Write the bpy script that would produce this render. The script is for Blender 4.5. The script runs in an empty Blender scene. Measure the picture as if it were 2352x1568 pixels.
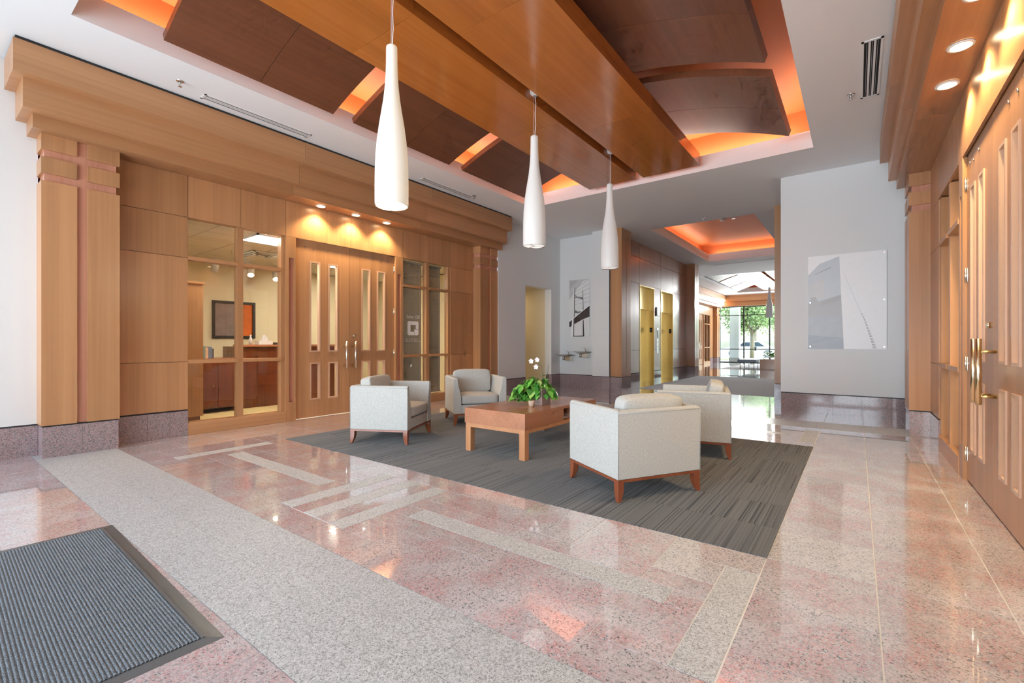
import bpy, bmesh, math, random
from mathutils import Vector, Matrix
random.seed(7)
scene = bpy.context.scene
COL = scene.collection
R = math.radians

# ------------------------------------------------------------------ camera, world, sun, exposure
cd = bpy.data.cameras.new('camera')
cd.sensor_width = 36.0
cd.lens = 36.0 * 1056.7 / 2352.0
cd.shift_y = 4.0 / 2352.0
cd.clip_start = 0.05
cd.clip_end = 400
cam = bpy.data.objects.new('camera', cd)
COL.objects.link(cam)
cam.location = (0, 0, 1.15)
cam.rotation_euler = (R(90), 0, math.atan2(792, 1056.7))
scene.camera = cam

world = bpy.data.worlds.new('sky')
scene.world = world
world.use_nodes = True
wn = world.node_tree.nodes
bg = wn['Background']
sky = wn.new('ShaderNodeTexSky')
sky.sky_type = 'NISHITA'
sky.sun_disc = False
sky.sun_elevation = R(48)
sky.sun_rotation = R(100)
sky.air_density = 1.0
sky.dust_density = 3.0
sky.ozone_density = 1.0
desat = wn.new('ShaderNodeHueSaturation')
desat.inputs['Saturation'].default_value = 0.9
world.node_tree.links.new(sky.outputs[0], desat.inputs['Color'])
world.node_tree.links.new(desat.outputs[0], bg.inputs['Color'])
bg.inputs['Strength'].default_value = 1.7

sun_d = bpy.data.lights.new('sun', 'SUN')
sun_d.energy = 3.2
sun_d.angle = R(1.5)
sun_d.color = (1, 0.95, 0.86)
sun = bpy.data.objects.new('sun', sun_d)
COL.objects.link(sun)
sun.rotation_euler = (R(-46), R(14), 0)
sun.location = (20, 0, 30)

def portal(name, loc, rot, sx, sy):
    d = bpy.data.lights.new(name, 'AREA')
    d.shape = 'RECTANGLE'
    d.size = sx
    d.size_y = sy
    d.cycles.is_portal = True
    o = bpy.data.objects.new(name, d)
    COL.objects.link(o)
    o.location = loc
    o.rotation_euler = rot
portal('entrance_daylight_portal', (-2.97, -2.72, 1.8), (R(90), 0, R(180)), 7.3, 3.6)
portal('rear_daylight_portal', (-2.97, 29.9, 1.7), (R(90), 0, 0), 7.3, 3.3)

def fill_lamp(name, loc, rot, sx, sy, power, spread, col):
    d = bpy.data.lights.new(name, 'AREA')
    d.shape = 'RECTANGLE'
    d.size = sx
    d.size_y = sy
    d.energy = power
    d.spread = R(spread)
    d.color = col
    o = bpy.data.objects.new(name, d)
    COL.objects.link(o)
    o.location = loc
    o.rotation_euler = rot
# added area lamp standing in for daylight at the entrance glass behind the camera
fill_lamp('entrance_daylight_fill', (-2.97, -2.70, 1.9), (R(99), 0, 0), 7.2, 3.4, 225, 120, (0.80, 0.91, 1.0))
fill_lamp('rear_fill_strip', (-2.97, 29.3, 3.5), (R(-62), 0, 0), 7.0, 0.35, 260, 150, (0.95, 0.98, 1.0))  # strip lamp added below the soffit to brighten the rear lobby and corridor
vs = scene.view_settings
vs.view_transform = 'Standard'
vs.look = 'None'
vs.gamma = 1.0
vs.exposure = 0.70
vs.use_curve_mapping = False
cy = scene.cycles
cy.max_bounces = 7
cy.diffuse_bounces = 4
cy.use_adaptive_sampling = True
cy.adaptive_threshold = 0.07
cy.adaptive_min_samples = 12
cy.glossy_bounces = 3
cy.transmission_bounces = 3
cy.transparent_max_bounces = 10
cy.caustics_reflective = False
cy.caustics_refractive = False
cy.sample_clamp_indirect = 6.0
cy.use_denoising = True

# ------------------------------------------------------------------ materials
MATS = {}
def newmat(name):
    m = bpy.data.materials.new(name)
    m.use_nodes = True
    nt = m.node_tree
    b = nt.nodes['Principled BSDF']
    MATS[name] = m
    return m, nt, b
def setp(b, **k):
    for key, v in k.items():
        n = {'rough': 'Roughness', 'metal': 'Metallic', 'spec': 'Specular IOR Level', 'coat': 'Coat Weight',
             'coatr': 'Coat Roughness', 'trans': 'Transmission Weight', 'ior': 'IOR', 'sheen': 'Sheen Weight',
             'sss': 'Subsurface Weight', 'alpha': 'Alpha'}[key]
        b.inputs[n].default_value = v
def plain(name, c, rough=0.5, bump=0.0, bscale=60, var=0.06, **k):
    m, nt, b = newmat(name)
    setp(b, rough=rough, **k)
    N, L = nt.nodes, nt.links
    tc = N.new('ShaderNodeTexCoord')
    no = N.new('ShaderNodeTexNoise')
    no.inputs['Scale'].default_value = bscale
    no.inputs['Detail'].default_value = 3
    L.new(tc.outputs['Object'], no.inputs['Vector'])
    mx = N.new('ShaderNodeMix')
    mx.data_type = 'RGBA'
    mx.inputs['A'].default_value = (*[x * (1 - var) for x in c], 1)
    mx.inputs['B'].default_value = (*[min(1, x * (1 + var)) for x in c], 1)
    L.new(no.outputs['Fac'], mx.inputs['Factor'])
    L.new(mx.outputs['Result'], b.inputs['Base Color'])
    if bump:
        bp = N.new('ShaderNodeBump')
        bp.inputs['Strength'].default_value = bump
        bp.inputs['Distance'].default_value = 0.004
        L.new(no.outputs['Fac'], bp.inputs['Height'])
        L.new(bp.outputs[0], b.inputs['Normal'])
    return m
def emit(name, c, s, base=None):
    m, nt, b = newmat(name)
    b.inputs['Base Color'].default_value = (*(base or c), 1)
    b.inputs['Emission Color'].default_value = (*c, 1)
    b.inputs['Emission Strength'].default_value = s
    return m
def ramp(nt, stops, const=False):
    r = nt.nodes.new('ShaderNodeValToRGB')
    cr = r.color_ramp
    if const:
        cr.interpolation = 'CONSTANT'
    while len(cr.elements) < len(stops):
        cr.elements.new(0.5)
    for e, (p, c) in zip(cr.elements, stops):
        e.position = p
        e.color = (*c, 1)
    return r
def wood(name, light, dark, axis='z', rough=0.3, spec=0.5, coat=0.0, rnd=0.12, fine=34):
    m, nt, b = newmat(name)
    setp(b, rough=rough, spec=spec, coat=coat, coatr=0.12)
    N, L = nt.nodes, nt.links
    tc = N.new('ShaderNodeTexCoord')
    oi = N.new('ShaderNodeObjectInfo')
    mp = N.new('ShaderNodeMapping')
    s = {'x': (0.5, fine, fine), 'y': (fine, 0.5, fine), 'z': (fine, fine, 0.5)}[axis]
    mp.inputs['Scale'].default_value = s
    L.new(tc.outputs['Object'], mp.inputs['Vector'])
    ad = N.new('ShaderNodeVectorMath')
    ad.operation = 'ADD'
    sc = N.new('ShaderNodeVectorMath')
    sc.operation = 'SCALE'
    cx = N.new('ShaderNodeCombineXYZ')
    for i in range(3):
        L.new(oi.outputs['Random'], cx.inputs[i])
    L.new(cx.outputs[0], sc.inputs[0])
    sc.inputs['Scale'].default_value = 37.0
    L.new(mp.outputs[0], ad.inputs[0])
    L.new(sc.outputs[0], ad.inputs[1])
    n1 = N.new('ShaderNodeTexNoise')
    n1.inputs['Scale'].default_value = 1.0
    n1.inputs['Detail'].default_value = 5
    n1.inputs['Distortion'].default_value = 0.35
    L.new(ad.outputs[0], n1.inputs['Vector'])
    n2 = N.new('ShaderNodeTexNoise')
    n2.inputs['Scale'].default_value = 0.16
    n2.inputs['Detail'].default_value = 2
    L.new(ad.outputs[0], n2.inputs['Vector'])
    r1 = ramp(nt, [(0.3, dark), (0.68, light)])
    L.new(n1.outputs['Fac'], r1.inputs['Fac'])
    mid = tuple((a + c) / 2 for a, c in zip(light, dark))
    r2 = ramp(nt, [(0.3, tuple(x * 0.86 for x in mid)), (0.7, tuple(min(1, x * 1.12) for x in light))])
    L.new(n2.outputs['Fac'], r2.inputs['Fac'])
    mx = N.new('ShaderNodeMix')
    mx.data_type = 'RGBA'
    mx.inputs['Factor'].default_value = 0.5
    L.new(r1.outputs[0], mx.inputs['A'])
    L.new(r2.outputs[0], mx.inputs['B'])
    hs = N.new('ShaderNodeHueSaturation')
    mr = N.new('ShaderNodeMapRange')
    mr.inputs['To Min'].default_value = 1 - rnd
    mr.inputs['To Max'].default_value = 1 + rnd
    L.new(oi.outputs['Random'], mr.inputs['Value'])
    L.new(mr.outputs[0], hs.inputs['Value'])
    L.new(mx.outputs['Result'], hs.inputs['Color'])
    L.new(hs.outputs[0], b.inputs['Base Color'])
    return m
def granite(name, stops, patch, rough, scale=105, grey=None, rnd=0.05, spec=0.5):
    m, nt, b = newmat(name)
    setp(b, rough=max(rough, 0.12), spec=0.5)
    if spec > 0.9:              # waxed, polished stone
        setp(b, coat=1.0, coatr=0.012)
        b.inputs['Coat IOR'].default_value = 1.95
    else:
        setp(b, rough=rough, spec=spec)
    N, L = nt.nodes, nt.links
    tc = N.new('ShaderNodeTexCoord')
    oi = N.new('ShaderNodeObjectInfo')
    v1 = N.new('ShaderNodeTexVoronoi')
    v1.inputs['Scale'].default_value = scale
    v1.inputs['Randomness'].default_value = 1.0
    nd = N.new('ShaderNodeTexNoise')
    nd.inputs['Scale'].default_value = scale * 0.8
    L.new(tc.outputs['Object'], nd.inputs['Vector'])
    vm = N.new('ShaderNodeVectorMath')
    vm.operation = 'MULTIPLY_ADD'
    vm.inputs[1].default_value = (0.02, 0.02, 0.02)
    L.new(nd.outputs['Color'], vm.inputs[0])
    L.new(tc.outputs['Object'], vm.inputs[2])
    L.new(vm.outputs[0], v1.inputs['Vector'])
    sp = N.new('ShaderNodeSeparateColor')
    L.new(v1.outputs['Color'], sp.inputs[0])
    r1 = ramp(nt, stops, True)
    L.new(sp.outputs[0], r1.inputs['Fac'])
    out = r1.outputs[0]
    if grey:
        r2 = ramp(nt, grey, True)
        L.new(sp.outputs[1], r2.inputs['Fac'])
        n2 = N.new('ShaderNodeTexNoise')
        n2.inputs['Scale'].default_value = patch
        n2.inputs['Detail'].default_value = 4
        L.new(tc.outputs['Object'], n2.inputs['Vector'])
        mr = N.new('ShaderNodeMapRange')
        mr.inputs['From Min'].default_value = 0.42
        mr.inputs['From Max'].default_value = 0.58
        L.new(n2.outputs['Fac'], mr.inputs['Value'])
        mx = N.new('ShaderNodeMix')
        mx.data_type = 'RGBA'
        L.new(mr.outputs[0], mx.inputs['Factor'])
        L.new(r1.outputs[0], mx.inputs['A'])
        L.new(r2.outputs[0], mx.inputs['B'])
        out = mx.outputs['Result']
    hs = N.new('ShaderNodeHueSaturation')
    m2 = N.new('ShaderNodeMapRange')
    m2.inputs['To Min'].default_value = 1 - rnd
    m2.inputs['To Max'].default_value = 1 + rnd
    L.new(oi.outputs['Random'], m2.inputs['Value'])
    L.new(m2.outputs[0], hs.inputs['Value'])
    L.new(out, hs.inputs['Color'])
    L.new(hs.outputs[0], b.inputs['Base Color'])
    return m

plain('white_paint', (0.78, 0.785, 0.785), 0.55, 0.05, 140, 0.015)
plain('ceiling_paint', (0.84, 0.845, 0.85), 0.7, 0.03, 140, 0.01)
plain('cream_paint', (0.80, 0.70, 0.48), 0.6, 0.03, 140, 0.02)
plain('passage_paint', (0.72, 0.64, 0.48), 0.6, 0.03, 140, 0.02)
plain('orange_paint', (0.85, 0.27, 0.085), 0.55, 0.03, 120, 0.03)
wood('maple', (0.53, 0.275, 0.128), (0.42, 0.19, 0.082), 'z', 0.30, 0.5)
wood('maple_long', (0.53, 0.275, 0.128), (0.42, 0.19, 0.082), 'y', 0.32, 0.5)
wood('maple_across', (0.53, 0.275, 0.128), (0.42, 0.19, 0.082), 'x', 0.32, 0.5)
wood('moulding_wood', (0.68, 0.43, 0.29), (0.58, 0.34, 0.21), 'z', 0.25, 0.5, rnd=0.04)
wood('rose_wood', (0.62, 0.30, 0.20), (0.48, 0.19, 0.11), 'z', 0.25, 0.5, rnd=0.04)
wood('beam_wood', (0.53, 0.17, 0.032), (0.41, 0.115, 0.018), 'y', 0.16, 0.5, 0.35, rnd=0.05, fine=22)
wood('vault_wood', (0.20, 0.066, 0.028), (0.13, 0.04, 0.017), 'y', 0.34, 0.5, 0.1, rnd=0.08, fine=26)
wood('lift_wood', (0.47, 0.215, 0.10), (0.36, 0.15, 0.065), 'z', 0.30, 0.6, 0.55, rnd=0.06)
wood('cherry', (0.50, 0.22, 0.12), (0.40, 0.155, 0.075), 'y', 0.24, 0.5, 0.2, rnd=0.0)
wood('cherry_light', (0.60, 0.29, 0.14), (0.50, 0.21, 0.095), 'z', 0.24, 0.5, 0.2, rnd=0.0)
wood('cherry_leg', (0.30, 0.085, 0.034), (0.21, 0.05, 0.02), 'z', 0.22, 0.5, 0.3, rnd=0.04)
wood('mahogany', (0.20, 0.05, 0.022), (0.11, 0.025, 0.012), 'z', 0.2, 0.5, 0.3, rnd=0.05)
PINK = [(0, (0.17, 0.165, 0.175)), (0.08, (0.42, 0.41, 0.42)), (0.26, (0.62, 0.365, 0.385)), (0.46, (0.69, 0.49, 0.515)), (0.68, (0.65, 0.64, 0.67)), (0.88, (0.65, 0.42, 0.39))]
PGREY = [(0, (0.19, 0.185, 0.19)), (0.08, (0.48, 0.47, 0.48)), (0.4, (0.69, 0.665, 0.69)), (0.7, (0.71, 0.60, 0.625))]
granite('pink_granite', PINK, 4.0, 0.025, 175, PGREY, 0.05, 1.0)
granite('dark_granite', [(0, (0.12, 0.105, 0.11)), (0.12, (0.26, 0.22, 0.225)), (0.4, (0.44, 0.27, 0.27)), (0.72, (0.40, 0.34, 0.34))], 5.0, 0.10, 180, None, 0.05)
granite('pale_granite', [(0, (0.28, 0.27, 0.28)), (0.12, (0.50, 0.49, 0.50)), (0.34, (0.72, 0.68, 0.685)), (0.7, (0.78, 0.755, 0.765))], 5.0, 0.025, 190, None, 0.03, 1.0)
granite('grey_granite_honed', [(0, (0.26, 0.26, 0.265)), (0.2, (0.45, 0.45, 0.455)), (0.5, (0.57, 0.57, 0.575)), (0.8, (0.67, 0.67, 0.675))], 5.0, 0.45, 220, None, 0.02, 0.3)
granite('grey_granite', [(0, (0.28, 0.285, 0.29)), (0.2, (0.50, 0.51, 0.515)), (0.5, (0.64, 0.65, 0.655)), (0.8, (0.74, 0.75, 0.755))], 5.0, 0.30, 220, None, 0.02)
plain('grout', (0.86, 0.84, 0.83), 0.6)
plain('black_trim', (0.02, 0.02, 0.022), 0.5)
plain('black_plastic', (0.03, 0.03, 0.03), 0.45)
plain('dark_void', (0.012, 0.012, 0.013), 0.8)
plain('brass', (0.66, 0.52, 0.25), 0.3, metal=1.0)
plain('bright_brass', (0.88, 0.76, 0.52), 0.2, metal=1.0)
plain('nickel', (0.80, 0.76, 0.68), 0.25, metal=1.0)
plain('steel', (0.55, 0.54, 0.52), 0.3, metal=1.0)
plain('chrome', (0.75, 0.75, 0.76), 0.12, metal=1.0)
plain('white_enamel', (0.84, 0.84, 0.84), 0.35)
plain('grey_paper', (0.40, 0.40, 0.41), 0.5)
plain('beige_carpet', (0.62, 0.47, 0.22), 0.95, 0.4, 400, 0.15)
plain('ceiling_tile', (0.85, 0.80, 0.70), 0.8, 0.2, 300)
plain('blind_vinyl', (0.45, 0.41, 0.34), 0.5)
plain('rubber', (0.12, 0.125, 0.13), 0.38, 0.1, 90)
plain('concrete', (0.40, 0.385, 0.36), 0.8, 0.2, 12)
plain('asphalt', (0.34, 0.34, 0.35), 0.85, 0.2, 30)
plain('lawn', (0.42, 0.38, 0.17), 0.95, 0.3, 25, 0.35)
plain('bark', (0.20, 0.17, 0.13), 0.9, 0.6, 25, 0.3)
plain('tree_leaf', (0.17, 0.26, 0.09), 0.6, 0, 3, 0.45)
plain('car_paint', (0.72, 0.74, 0.77), 0.2, metal=0.5)
plain('car_glass', (0.03, 0.05, 0.07), 0.08)
plain('bench_vinyl', (0.22, 0.27, 0.33), 0.35, 0.1, 120)
plain('pot_glaze', (0.42, 0.31, 0.27), 0.3, 0.1, 30, 0.25)
plain('tan_pot', (0.66, 0.50, 0.38), 0.6)
plain('soil', (0.06, 0.04, 0.03), 0.95, 0.6, 90)
plain('petal', (0.90, 0.87, 0.88), 0.5)
plain('stem', (0.12, 0.13, 0.06), 0.6)
plain('tower_stone', (0.55, 0.56, 0.58), 0.4)
def leafmat():
    m, nt, b = newmat('pothos_leaf')
    setp(b, rough=0.28, spec=0.5)
    N, L = nt.nodes, nt.links
    oi = N.new('ShaderNodeObjectInfo')
    r = ramp(nt, [(0, (0.04, 0.18, 0.03)), (0.4, (0.10, 0.36, 0.05)), (0.75, (0.20, 0.52, 0.08)), (1, (0.42, 0.62, 0.16))])
    L.new(oi.outputs['Random'], r.inputs['Fac'])
    L.new(r.outputs[0], b.inputs['Base Color'])
leafmat()
def fabric():
    m, nt, b = newmat('fabric')
    setp(b, rough=0.9, spec=0.2, sheen=0.15)
    N, L = nt.nodes, nt.links
    tc = N.new('ShaderNodeTexCoord')
    a = N.new('ShaderNodeTexNoise')
    mp = N.new('ShaderNodeMapping')
    mp.inputs['Scale'].default_value = (60, 60, 420)
    L.new(tc.outputs['Object'], mp.inputs['Vector'])
    L.new(mp.outputs[0], a.inputs['Vector'])
    a.inputs['Scale'].default_value = 1.0
    c = N.new('ShaderNodeTexNoise')
    mp2 = N.new('ShaderNodeMapping')
    mp2.inputs['Scale'].default_value = (420, 420, 60)
    L.new(tc.outputs['Object'], mp2.inputs['Vector'])
    L.new(mp2.outputs[0], c.inputs['Vector'])
    c.inputs['Scale'].default_value = 1.0
    mu = N.new('ShaderNodeMath')
    mu.operation = 'ADD'
    L.new(a.outputs['Fac'], mu.inputs[0])
    L.new(c.outputs['Fac'], mu.inputs[1])
    r = ramp(nt, [(0.38, (0.43, 0.425, 0.40)), (0.62, (0.60, 0.595, 0.57))])
    dv = N.new('ShaderNodeMath')
    dv.operation = 'MULTIPLY'
    dv.inputs[1].default_value = 0.5
    L.new(mu.outputs[0], dv.inputs[0])
    L.new(dv.outputs[0], r.inputs['Fac'])
    L.new(r.outputs[0], b.inputs['Base Color'])
    bp = N.new('ShaderNodeBump')
    bp.inputs['Strength'].default_value = 0.15
    bp.inputs['Distance'].default_value = 0.002
    L.new(mu.outputs[0], bp.inputs['Height'])
    L.new(bp.outputs[0], b.inputs['Normal'])
fabric()
def carpet(name, lo, hi, rot=False):
    m, nt, b = newmat(name)
    setp(b, rough=0.95, spec=0.1, sheen=0.7 if rot else 0.15)
    b.inputs['Sheen Roughness'].default_value = 0.5
    N, L = nt.nodes, nt.links
    tc = N.new('ShaderNodeTexCoord')
    oi = N.new('ShaderNodeObjectInfo')
    cx = N.new('ShaderNodeCombineXYZ')
    ml = N.new('ShaderNodeMath')
    ml.operation = 'MULTIPLY'
    ml.inputs[1].default_value = 53.0
    L.new(oi.outputs['Random'], ml.inputs[0])
    L.new(ml.outputs[0], cx.inputs[0])
    L.new(ml.outputs[0], cx.inputs[1])
    mp = N.new('ShaderNodeMapping')
    mp.inputs['Scale'].default_value = (100, 0.22, 1) if not rot else (0.22, 100, 1)
    L.new(tc.outputs['Object'], mp.inputs['Vector'])
    ad = N.new('ShaderNodeVectorMath')
    L.new(mp.outputs[0], ad.inputs[0])
    L.new(cx.outputs[0], ad.inputs[1])
    no = N.new('ShaderNodeTexNoise')
    no.inputs['Scale'].default_value = 1.0
    no.inputs['Detail'].default_value = 2.5
    no.inputs['Roughness'].default_value = 0.65
    L.new(ad.outputs[0], no.inputs['Vector'])
    r = ramp(nt, [(0.38, lo), (0.445, tuple(a * 0.3 + c * 0.7 for a, c in zip(lo, hi))), (0.62, hi)])
    L.new(no.outputs['Fac'], r.inputs['Fac'])
    n2 = N.new('ShaderNodeTexNoise')
    n2.inputs['Scale'].default_value = 260
    L.new(tc.outputs['Object'], n2.inputs['Vector'])
    mx = N.new('ShaderNodeMix')
    mx.data_type = 'RGBA'
    mx.blend_type = 'MULTIPLY'
    mx.inputs['Factor'].default_value = 1
    r2 = ramp(nt, [(0.3, (0.7, 0.7, 0.7)), (0.7, (1.2, 1.2, 1.2))])
    L.new(n2.outputs['Fac'], r2.inputs['Fac'])
    L.new(r.outputs[0], mx.inputs['A'])
    L.new(r2.outputs[0], mx.inputs['B'])
    L.new(mx.outputs['Result'], b.inputs['Base Color'])
    bp = N.new('ShaderNodeBump')
    bp.inputs['Strength'].default_value = 0.35
    bp.inputs['Distance'].default_value = 0.004
    L.new(n2.outputs['Fac'], bp.inputs['Height'])
    L.new(bp.outputs[0], b.inputs['Normal'])
carpet('striped_carpet', (0.024, 0.025, 0.027), (0.155, 0.158, 0.162))
carpet('corridor_carpet', (0.17, 0.165, 0.165), (0.42, 0.41, 0.405), True)
def matpile():
    m, nt, b = newmat('mat_pile')
    setp(b, rough=0.95, spec=0.1)
    N, L = nt.nodes, nt.links
    tc = N.new('ShaderNodeTexCoord')
    no = N.new('ShaderNodeTexNoise')
    no.inputs['Scale'].default_value = 420
    no.inputs['Detail'].default_value = 2
    L.new(tc.outputs['Object'], no.inputs['Vector'])
    r = ramp(nt, [(0.3, (0.06, 0.07, 0.08)), (0.5, (0.19, 0.21, 0.235)), (0.75, (0.40, 0.43, 0.46))])
    L.new(no.outputs['Fac'], r.inputs['Fac'])
    L.new(r.outputs[0], b.inputs['Base Color'])
matpile()
def glass(name, tint=(1, 1, 1), lo=0.04, hi=0.75):
    m = bpy.data.materials.new(name)
    m.use_nodes = True
    nt = m.node_tree
    nt.nodes.clear()
    N, L = nt.nodes, nt.links
    o = N.new('ShaderNodeOutputMaterial')
    t = N.new('ShaderNodeBsdfTransparent')
    t.inputs[0].default_value = (*tint, 1)
    g = N.new('ShaderNodeBsdfGlossy')
    g.inputs['Roughness'].default_value = 0.0
    lw = N.new('ShaderNodeLayerWeight')
    lw.inputs['Blend'].default_value = 0.5
    pw = N.new('ShaderNodeMath')
    pw.operation = 'POWER'
    pw.inputs[1].default_value = 4.0
    L.new(lw.outputs['Facing'], pw.inputs[0])
    mr = N.new('ShaderNodeMapRange')
    mr.inputs['To Min'].default_value = lo
    mr.inputs['To Max'].default_value = hi
    L.new(pw.outputs[0], mr.inputs['Value'])
    mx = N.new('ShaderNodeMixShader')
    L.new(mr.outputs[0], mx.inputs[0])
    L.new(t.outputs[0], mx.inputs[1])
    L.new(g.outputs[0], mx.inputs[2])
    L.new(mx.outputs[0], o.inputs[0])
    MATS[name] = m
glass('clear_glass', (0.97, 0.98, 0.97))
glass('window_glass', (0.70, 0.76, 0.74), 0.04, 0.5)
glass('tinted_glass', (0.42, 0.44, 0.45), 0.05, 0.6)
def opal(name, c, e):
    m, nt, b = newmat(name)
    b.inputs['Base Color'].default_value = (0.66, 0.66, 0.655, 1)
    setp(b, rough=0.35)
    b.inputs['Emission Color'].default_value = (*c, 1)
    b.inputs['Emission Strength'].default_value = e
opal('opal_lit', (1.0, 0.84, 0.58), 0.26)
opal('opal', (1.0, 0.97, 0.92), 0.10)
opal('opal_grey', (1.0, 0.97, 0.92), 0.0)
emit('diffuser_glow', (1.0, 0.93, 0.80), 2.5)
emit('diffuser_dim', (1.0, 0.97, 0.93), 0.45)
emit('lamp_warm', (1.0, 0.80, 0.48), 18)
emit('cove_tube', (1.0, 0.90, 0.80), 17)
emit('cove_tube_soft', (1.0, 0.88, 0.76), 8)
emit('troffer', (1.0, 0.93, 0.78), 40)
emit('spot_glow', (1.0, 0.86, 0.55), 16)

# ------------------------------------------------------------------ builders
W = {}
def place(o, parent, label=None, cat=None, group=None, kind=None):
    COL.objects.link(o)
    if parent is not None:
        o.parent = parent
        W[o] = W[parent]
    else:
        W[o] = Vector(o.location)
    if label:
        o['label'] = label
    if cat:
        o['category'] = cat
    if group:
        o['group'] = group
    if kind:
        o['kind'] = kind
    return o
def empty(name, loc=(0, 0, 0), label=None, cat=None, group=None, kind=None, rz=0.0, parent=None):
    o = bpy.data.objects.new(name, None)
    o.empty_display_size = 0.1
    if parent is None:
        o.location = loc
    o.rotation_euler = (0, 0, rz)
    place(o, parent, label, cat, group, kind)
    if rz:
        W[o] = Vector((0, 0, 0))        # rotated things are built in local coordinates
    return o
class MB:
    def __init__(s):
        s.v = []
        s.f = []
        s.m = []
        s.sm = []
    def quad(s, pts, mi=0, smooth=False):
        n = len(s.v)
        s.v += [tuple(p) for p in pts]
        s.f.append(tuple(range(n, n + len(pts))))
        s.m.append(mi)
        s.sm.append(smooth)
    def box(s, x0, x1, y0, y1, z0, z1, mi=0, M=None):
        x0, x1 = min(x0, x1), max(x0, x1)
        y0, y1 = min(y0, y1), max(y0, y1)
        z0, z1 = min(z0, z1), max(z0, z1)
        n = len(s.v)
        vv = [(x0, y0, z0), (x1, y0, z0), (x1, y1, z0), (x0, y1, z0), (x0, y0, z1), (x1, y0, z1), (x1, y1, z1), (x0, y1, z1)]
        if M:
            vv = [tuple(M @ Vector(p)) for p in vv]
        s.v += vv
        for q in ((0, 3, 2, 1), (4, 5, 6, 7), (0, 1, 5, 4), (1, 2, 6, 5), (2, 3, 7, 6), (3, 0, 4, 7)):
            s.f.append(tuple(n + i for i in q))
            s.m.append(mi)
            s.sm.append(False)
        return s
    def tube(s, pts, r, seg=10, mi=0, cap=True):
        pts = [Vector(p) for p in pts]
        rs = r if isinstance(r, (list, tuple)) else [r] * len(pts)
        n0 = len(s.v)
        up = None
        for i, p in enumerate(pts):
            a = pts[max(0, i - 1)]
            c = pts[min(len(pts) - 1, i + 1)]
            t = (c - a).normalized()
            if up is None:
                up = Vector((0, 0, 1)) if abs(t.z) < 0.9 else Vector((1, 0, 0))
            e1 = t.cross(up).normalized()
            e2 = e1.cross(t).normalized()
            up = e2
            for k in range(seg):
                an = 2 * math.pi * k / seg
                s.v.append(tuple(p + (e1 * math.cos(an) + e2 * math.sin(an)) * rs[i]))
        for i in range(len(pts) - 1):
            for k in range(seg):
                k2 = (k + 1) % seg
                s.f.append((n0 + i * seg + k, n0 + (i + 1) * seg + k, n0 + (i + 1) * seg + k2, n0 + i * seg + k2))
                s.m.append(mi)
                s.sm.append(True)
        if cap:
            s.f.append(tuple(n0 + k for k in range(seg)))
            s.m.append(mi)
            s.sm.append(False)
            b = n0 + (len(pts) - 1) * seg
            s.f.append(tuple(b + k for k in reversed(range(seg))))
            s.m.append(mi)
            s.sm.append(False)
        return s
    def lathe(s, prof, c=(0, 0, 0), seg=32, mi=0, capb=False, capt=False):
        n0 = len(s.v)
        for r, z in prof:
            for k in range(seg):
                a = 2 * math.pi * k / seg
                s.v.append((c[0] + r * math.cos(a), c[1] + r * math.sin(a), c[2] + z))
        for i in range(len(prof) - 1):
            for k in range(seg):
                k2 = (k + 1) % seg
                s.f.append((n0 + i * seg + k, n0 + i * seg + k2, n0 + (i + 1) * seg + k2, n0 + (i + 1) * seg + k))
                s.m.append(mi)
                s.sm.append(True)
        if capb:
            s.f.append(tuple(n0 + k for k in reversed(range(seg))))
            s.m.append(mi)
            s.sm.append(False)
        if capt:
            b = n0 + (len(prof) - 1) * seg
            s.f.append(tuple(b + k for k in range(seg)))
            s.m.append(mi)
            s.sm.append(False)
        return s
    def prism(s, poly, axis, a, b, mi=0):
        """poly: list of 2D points; axis 'x': (y,z) extruded in x; 'y': (x,z); 'z': (x,y)"""
        def mk(p, t):
            return {'x': (t, p[0], p[1]), 'y': (p[0], t, p[1]), 'z': (p[0], p[1], t)}[axis]
        n = len(s.v)
        k = len(poly)
        s.v += [mk(p, a) for p in poly] + [mk(p, b) for p in poly]
        s.f += [tuple(range(n, n + k)), tuple(n + k + i for i in reversed(range(k)))]
        s.m += [mi, mi]
        s.sm += [False, False]
        for i in range(k):
            j = (i + 1) % k
            s.f.append((n + i, n + k + i, n + k + j, n + j))
            s.m.append(mi)
            s.sm.append(False)
        return s
    def build(s, name, mats, parent=None, label=None, cat=None, group=None, kind=None, bevel=0, seg=2, smooth=False, loc=None, fix=True):
        off = W[parent] if parent is not None else Vector(loc or (0, 0, 0))
        me = bpy.data.meshes.new(name)
        vv = s.v if off.length == 0 else [(v[0] - off.x, v[1] - off.y, v[2] - off.z) for v in s.v]
        me.from_pydata(vv, [], s.f)
        if isinstance(mats, str):
            mats = [mats]
        for m in mats:
            me.materials.append(MATS[m])
        me.polygons.foreach_set('material_index', s.m)
        me.polygons.foreach_set('use_smooth', [True] * len(s.f) if smooth else s.sm)
        if fix:
            bm = bmesh.new()
            bm.from_mesh(me)
            bmesh.ops.recalc_face_normals(bm, faces=bm.faces)
            bm.to_mesh(me)
            bm.free()
        me.update()
        o = bpy.data.objects.new(name, me)
        if parent is None and loc:
            o.location = loc
        place(o, parent, label, cat, group, kind)
        if bevel:
            md = o.modifiers.new('bevel', 'BEVEL')
            md.width = bevel
            md.segments = seg
            md.limit_method = 'ANGLE'
            md.angle_limit = R(35)
            for p in me.polygons:
                p.use_smooth = True
            md.harden_normals = True
        return o
def box(name, x0, x1, y0, y1, z0, z1, mat, parent=None, **k):
    return MB().box(x0, x1, y0, y1, z0, z1).build(name, mat, parent, fix=False, **k)
def copy_tree(o, parent=None):
    c = o.copy()
    COL.objects.link(c)
    c.parent = parent
    for ch in list(o.children):
        copy_tree(ch, c)
    return c
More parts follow.
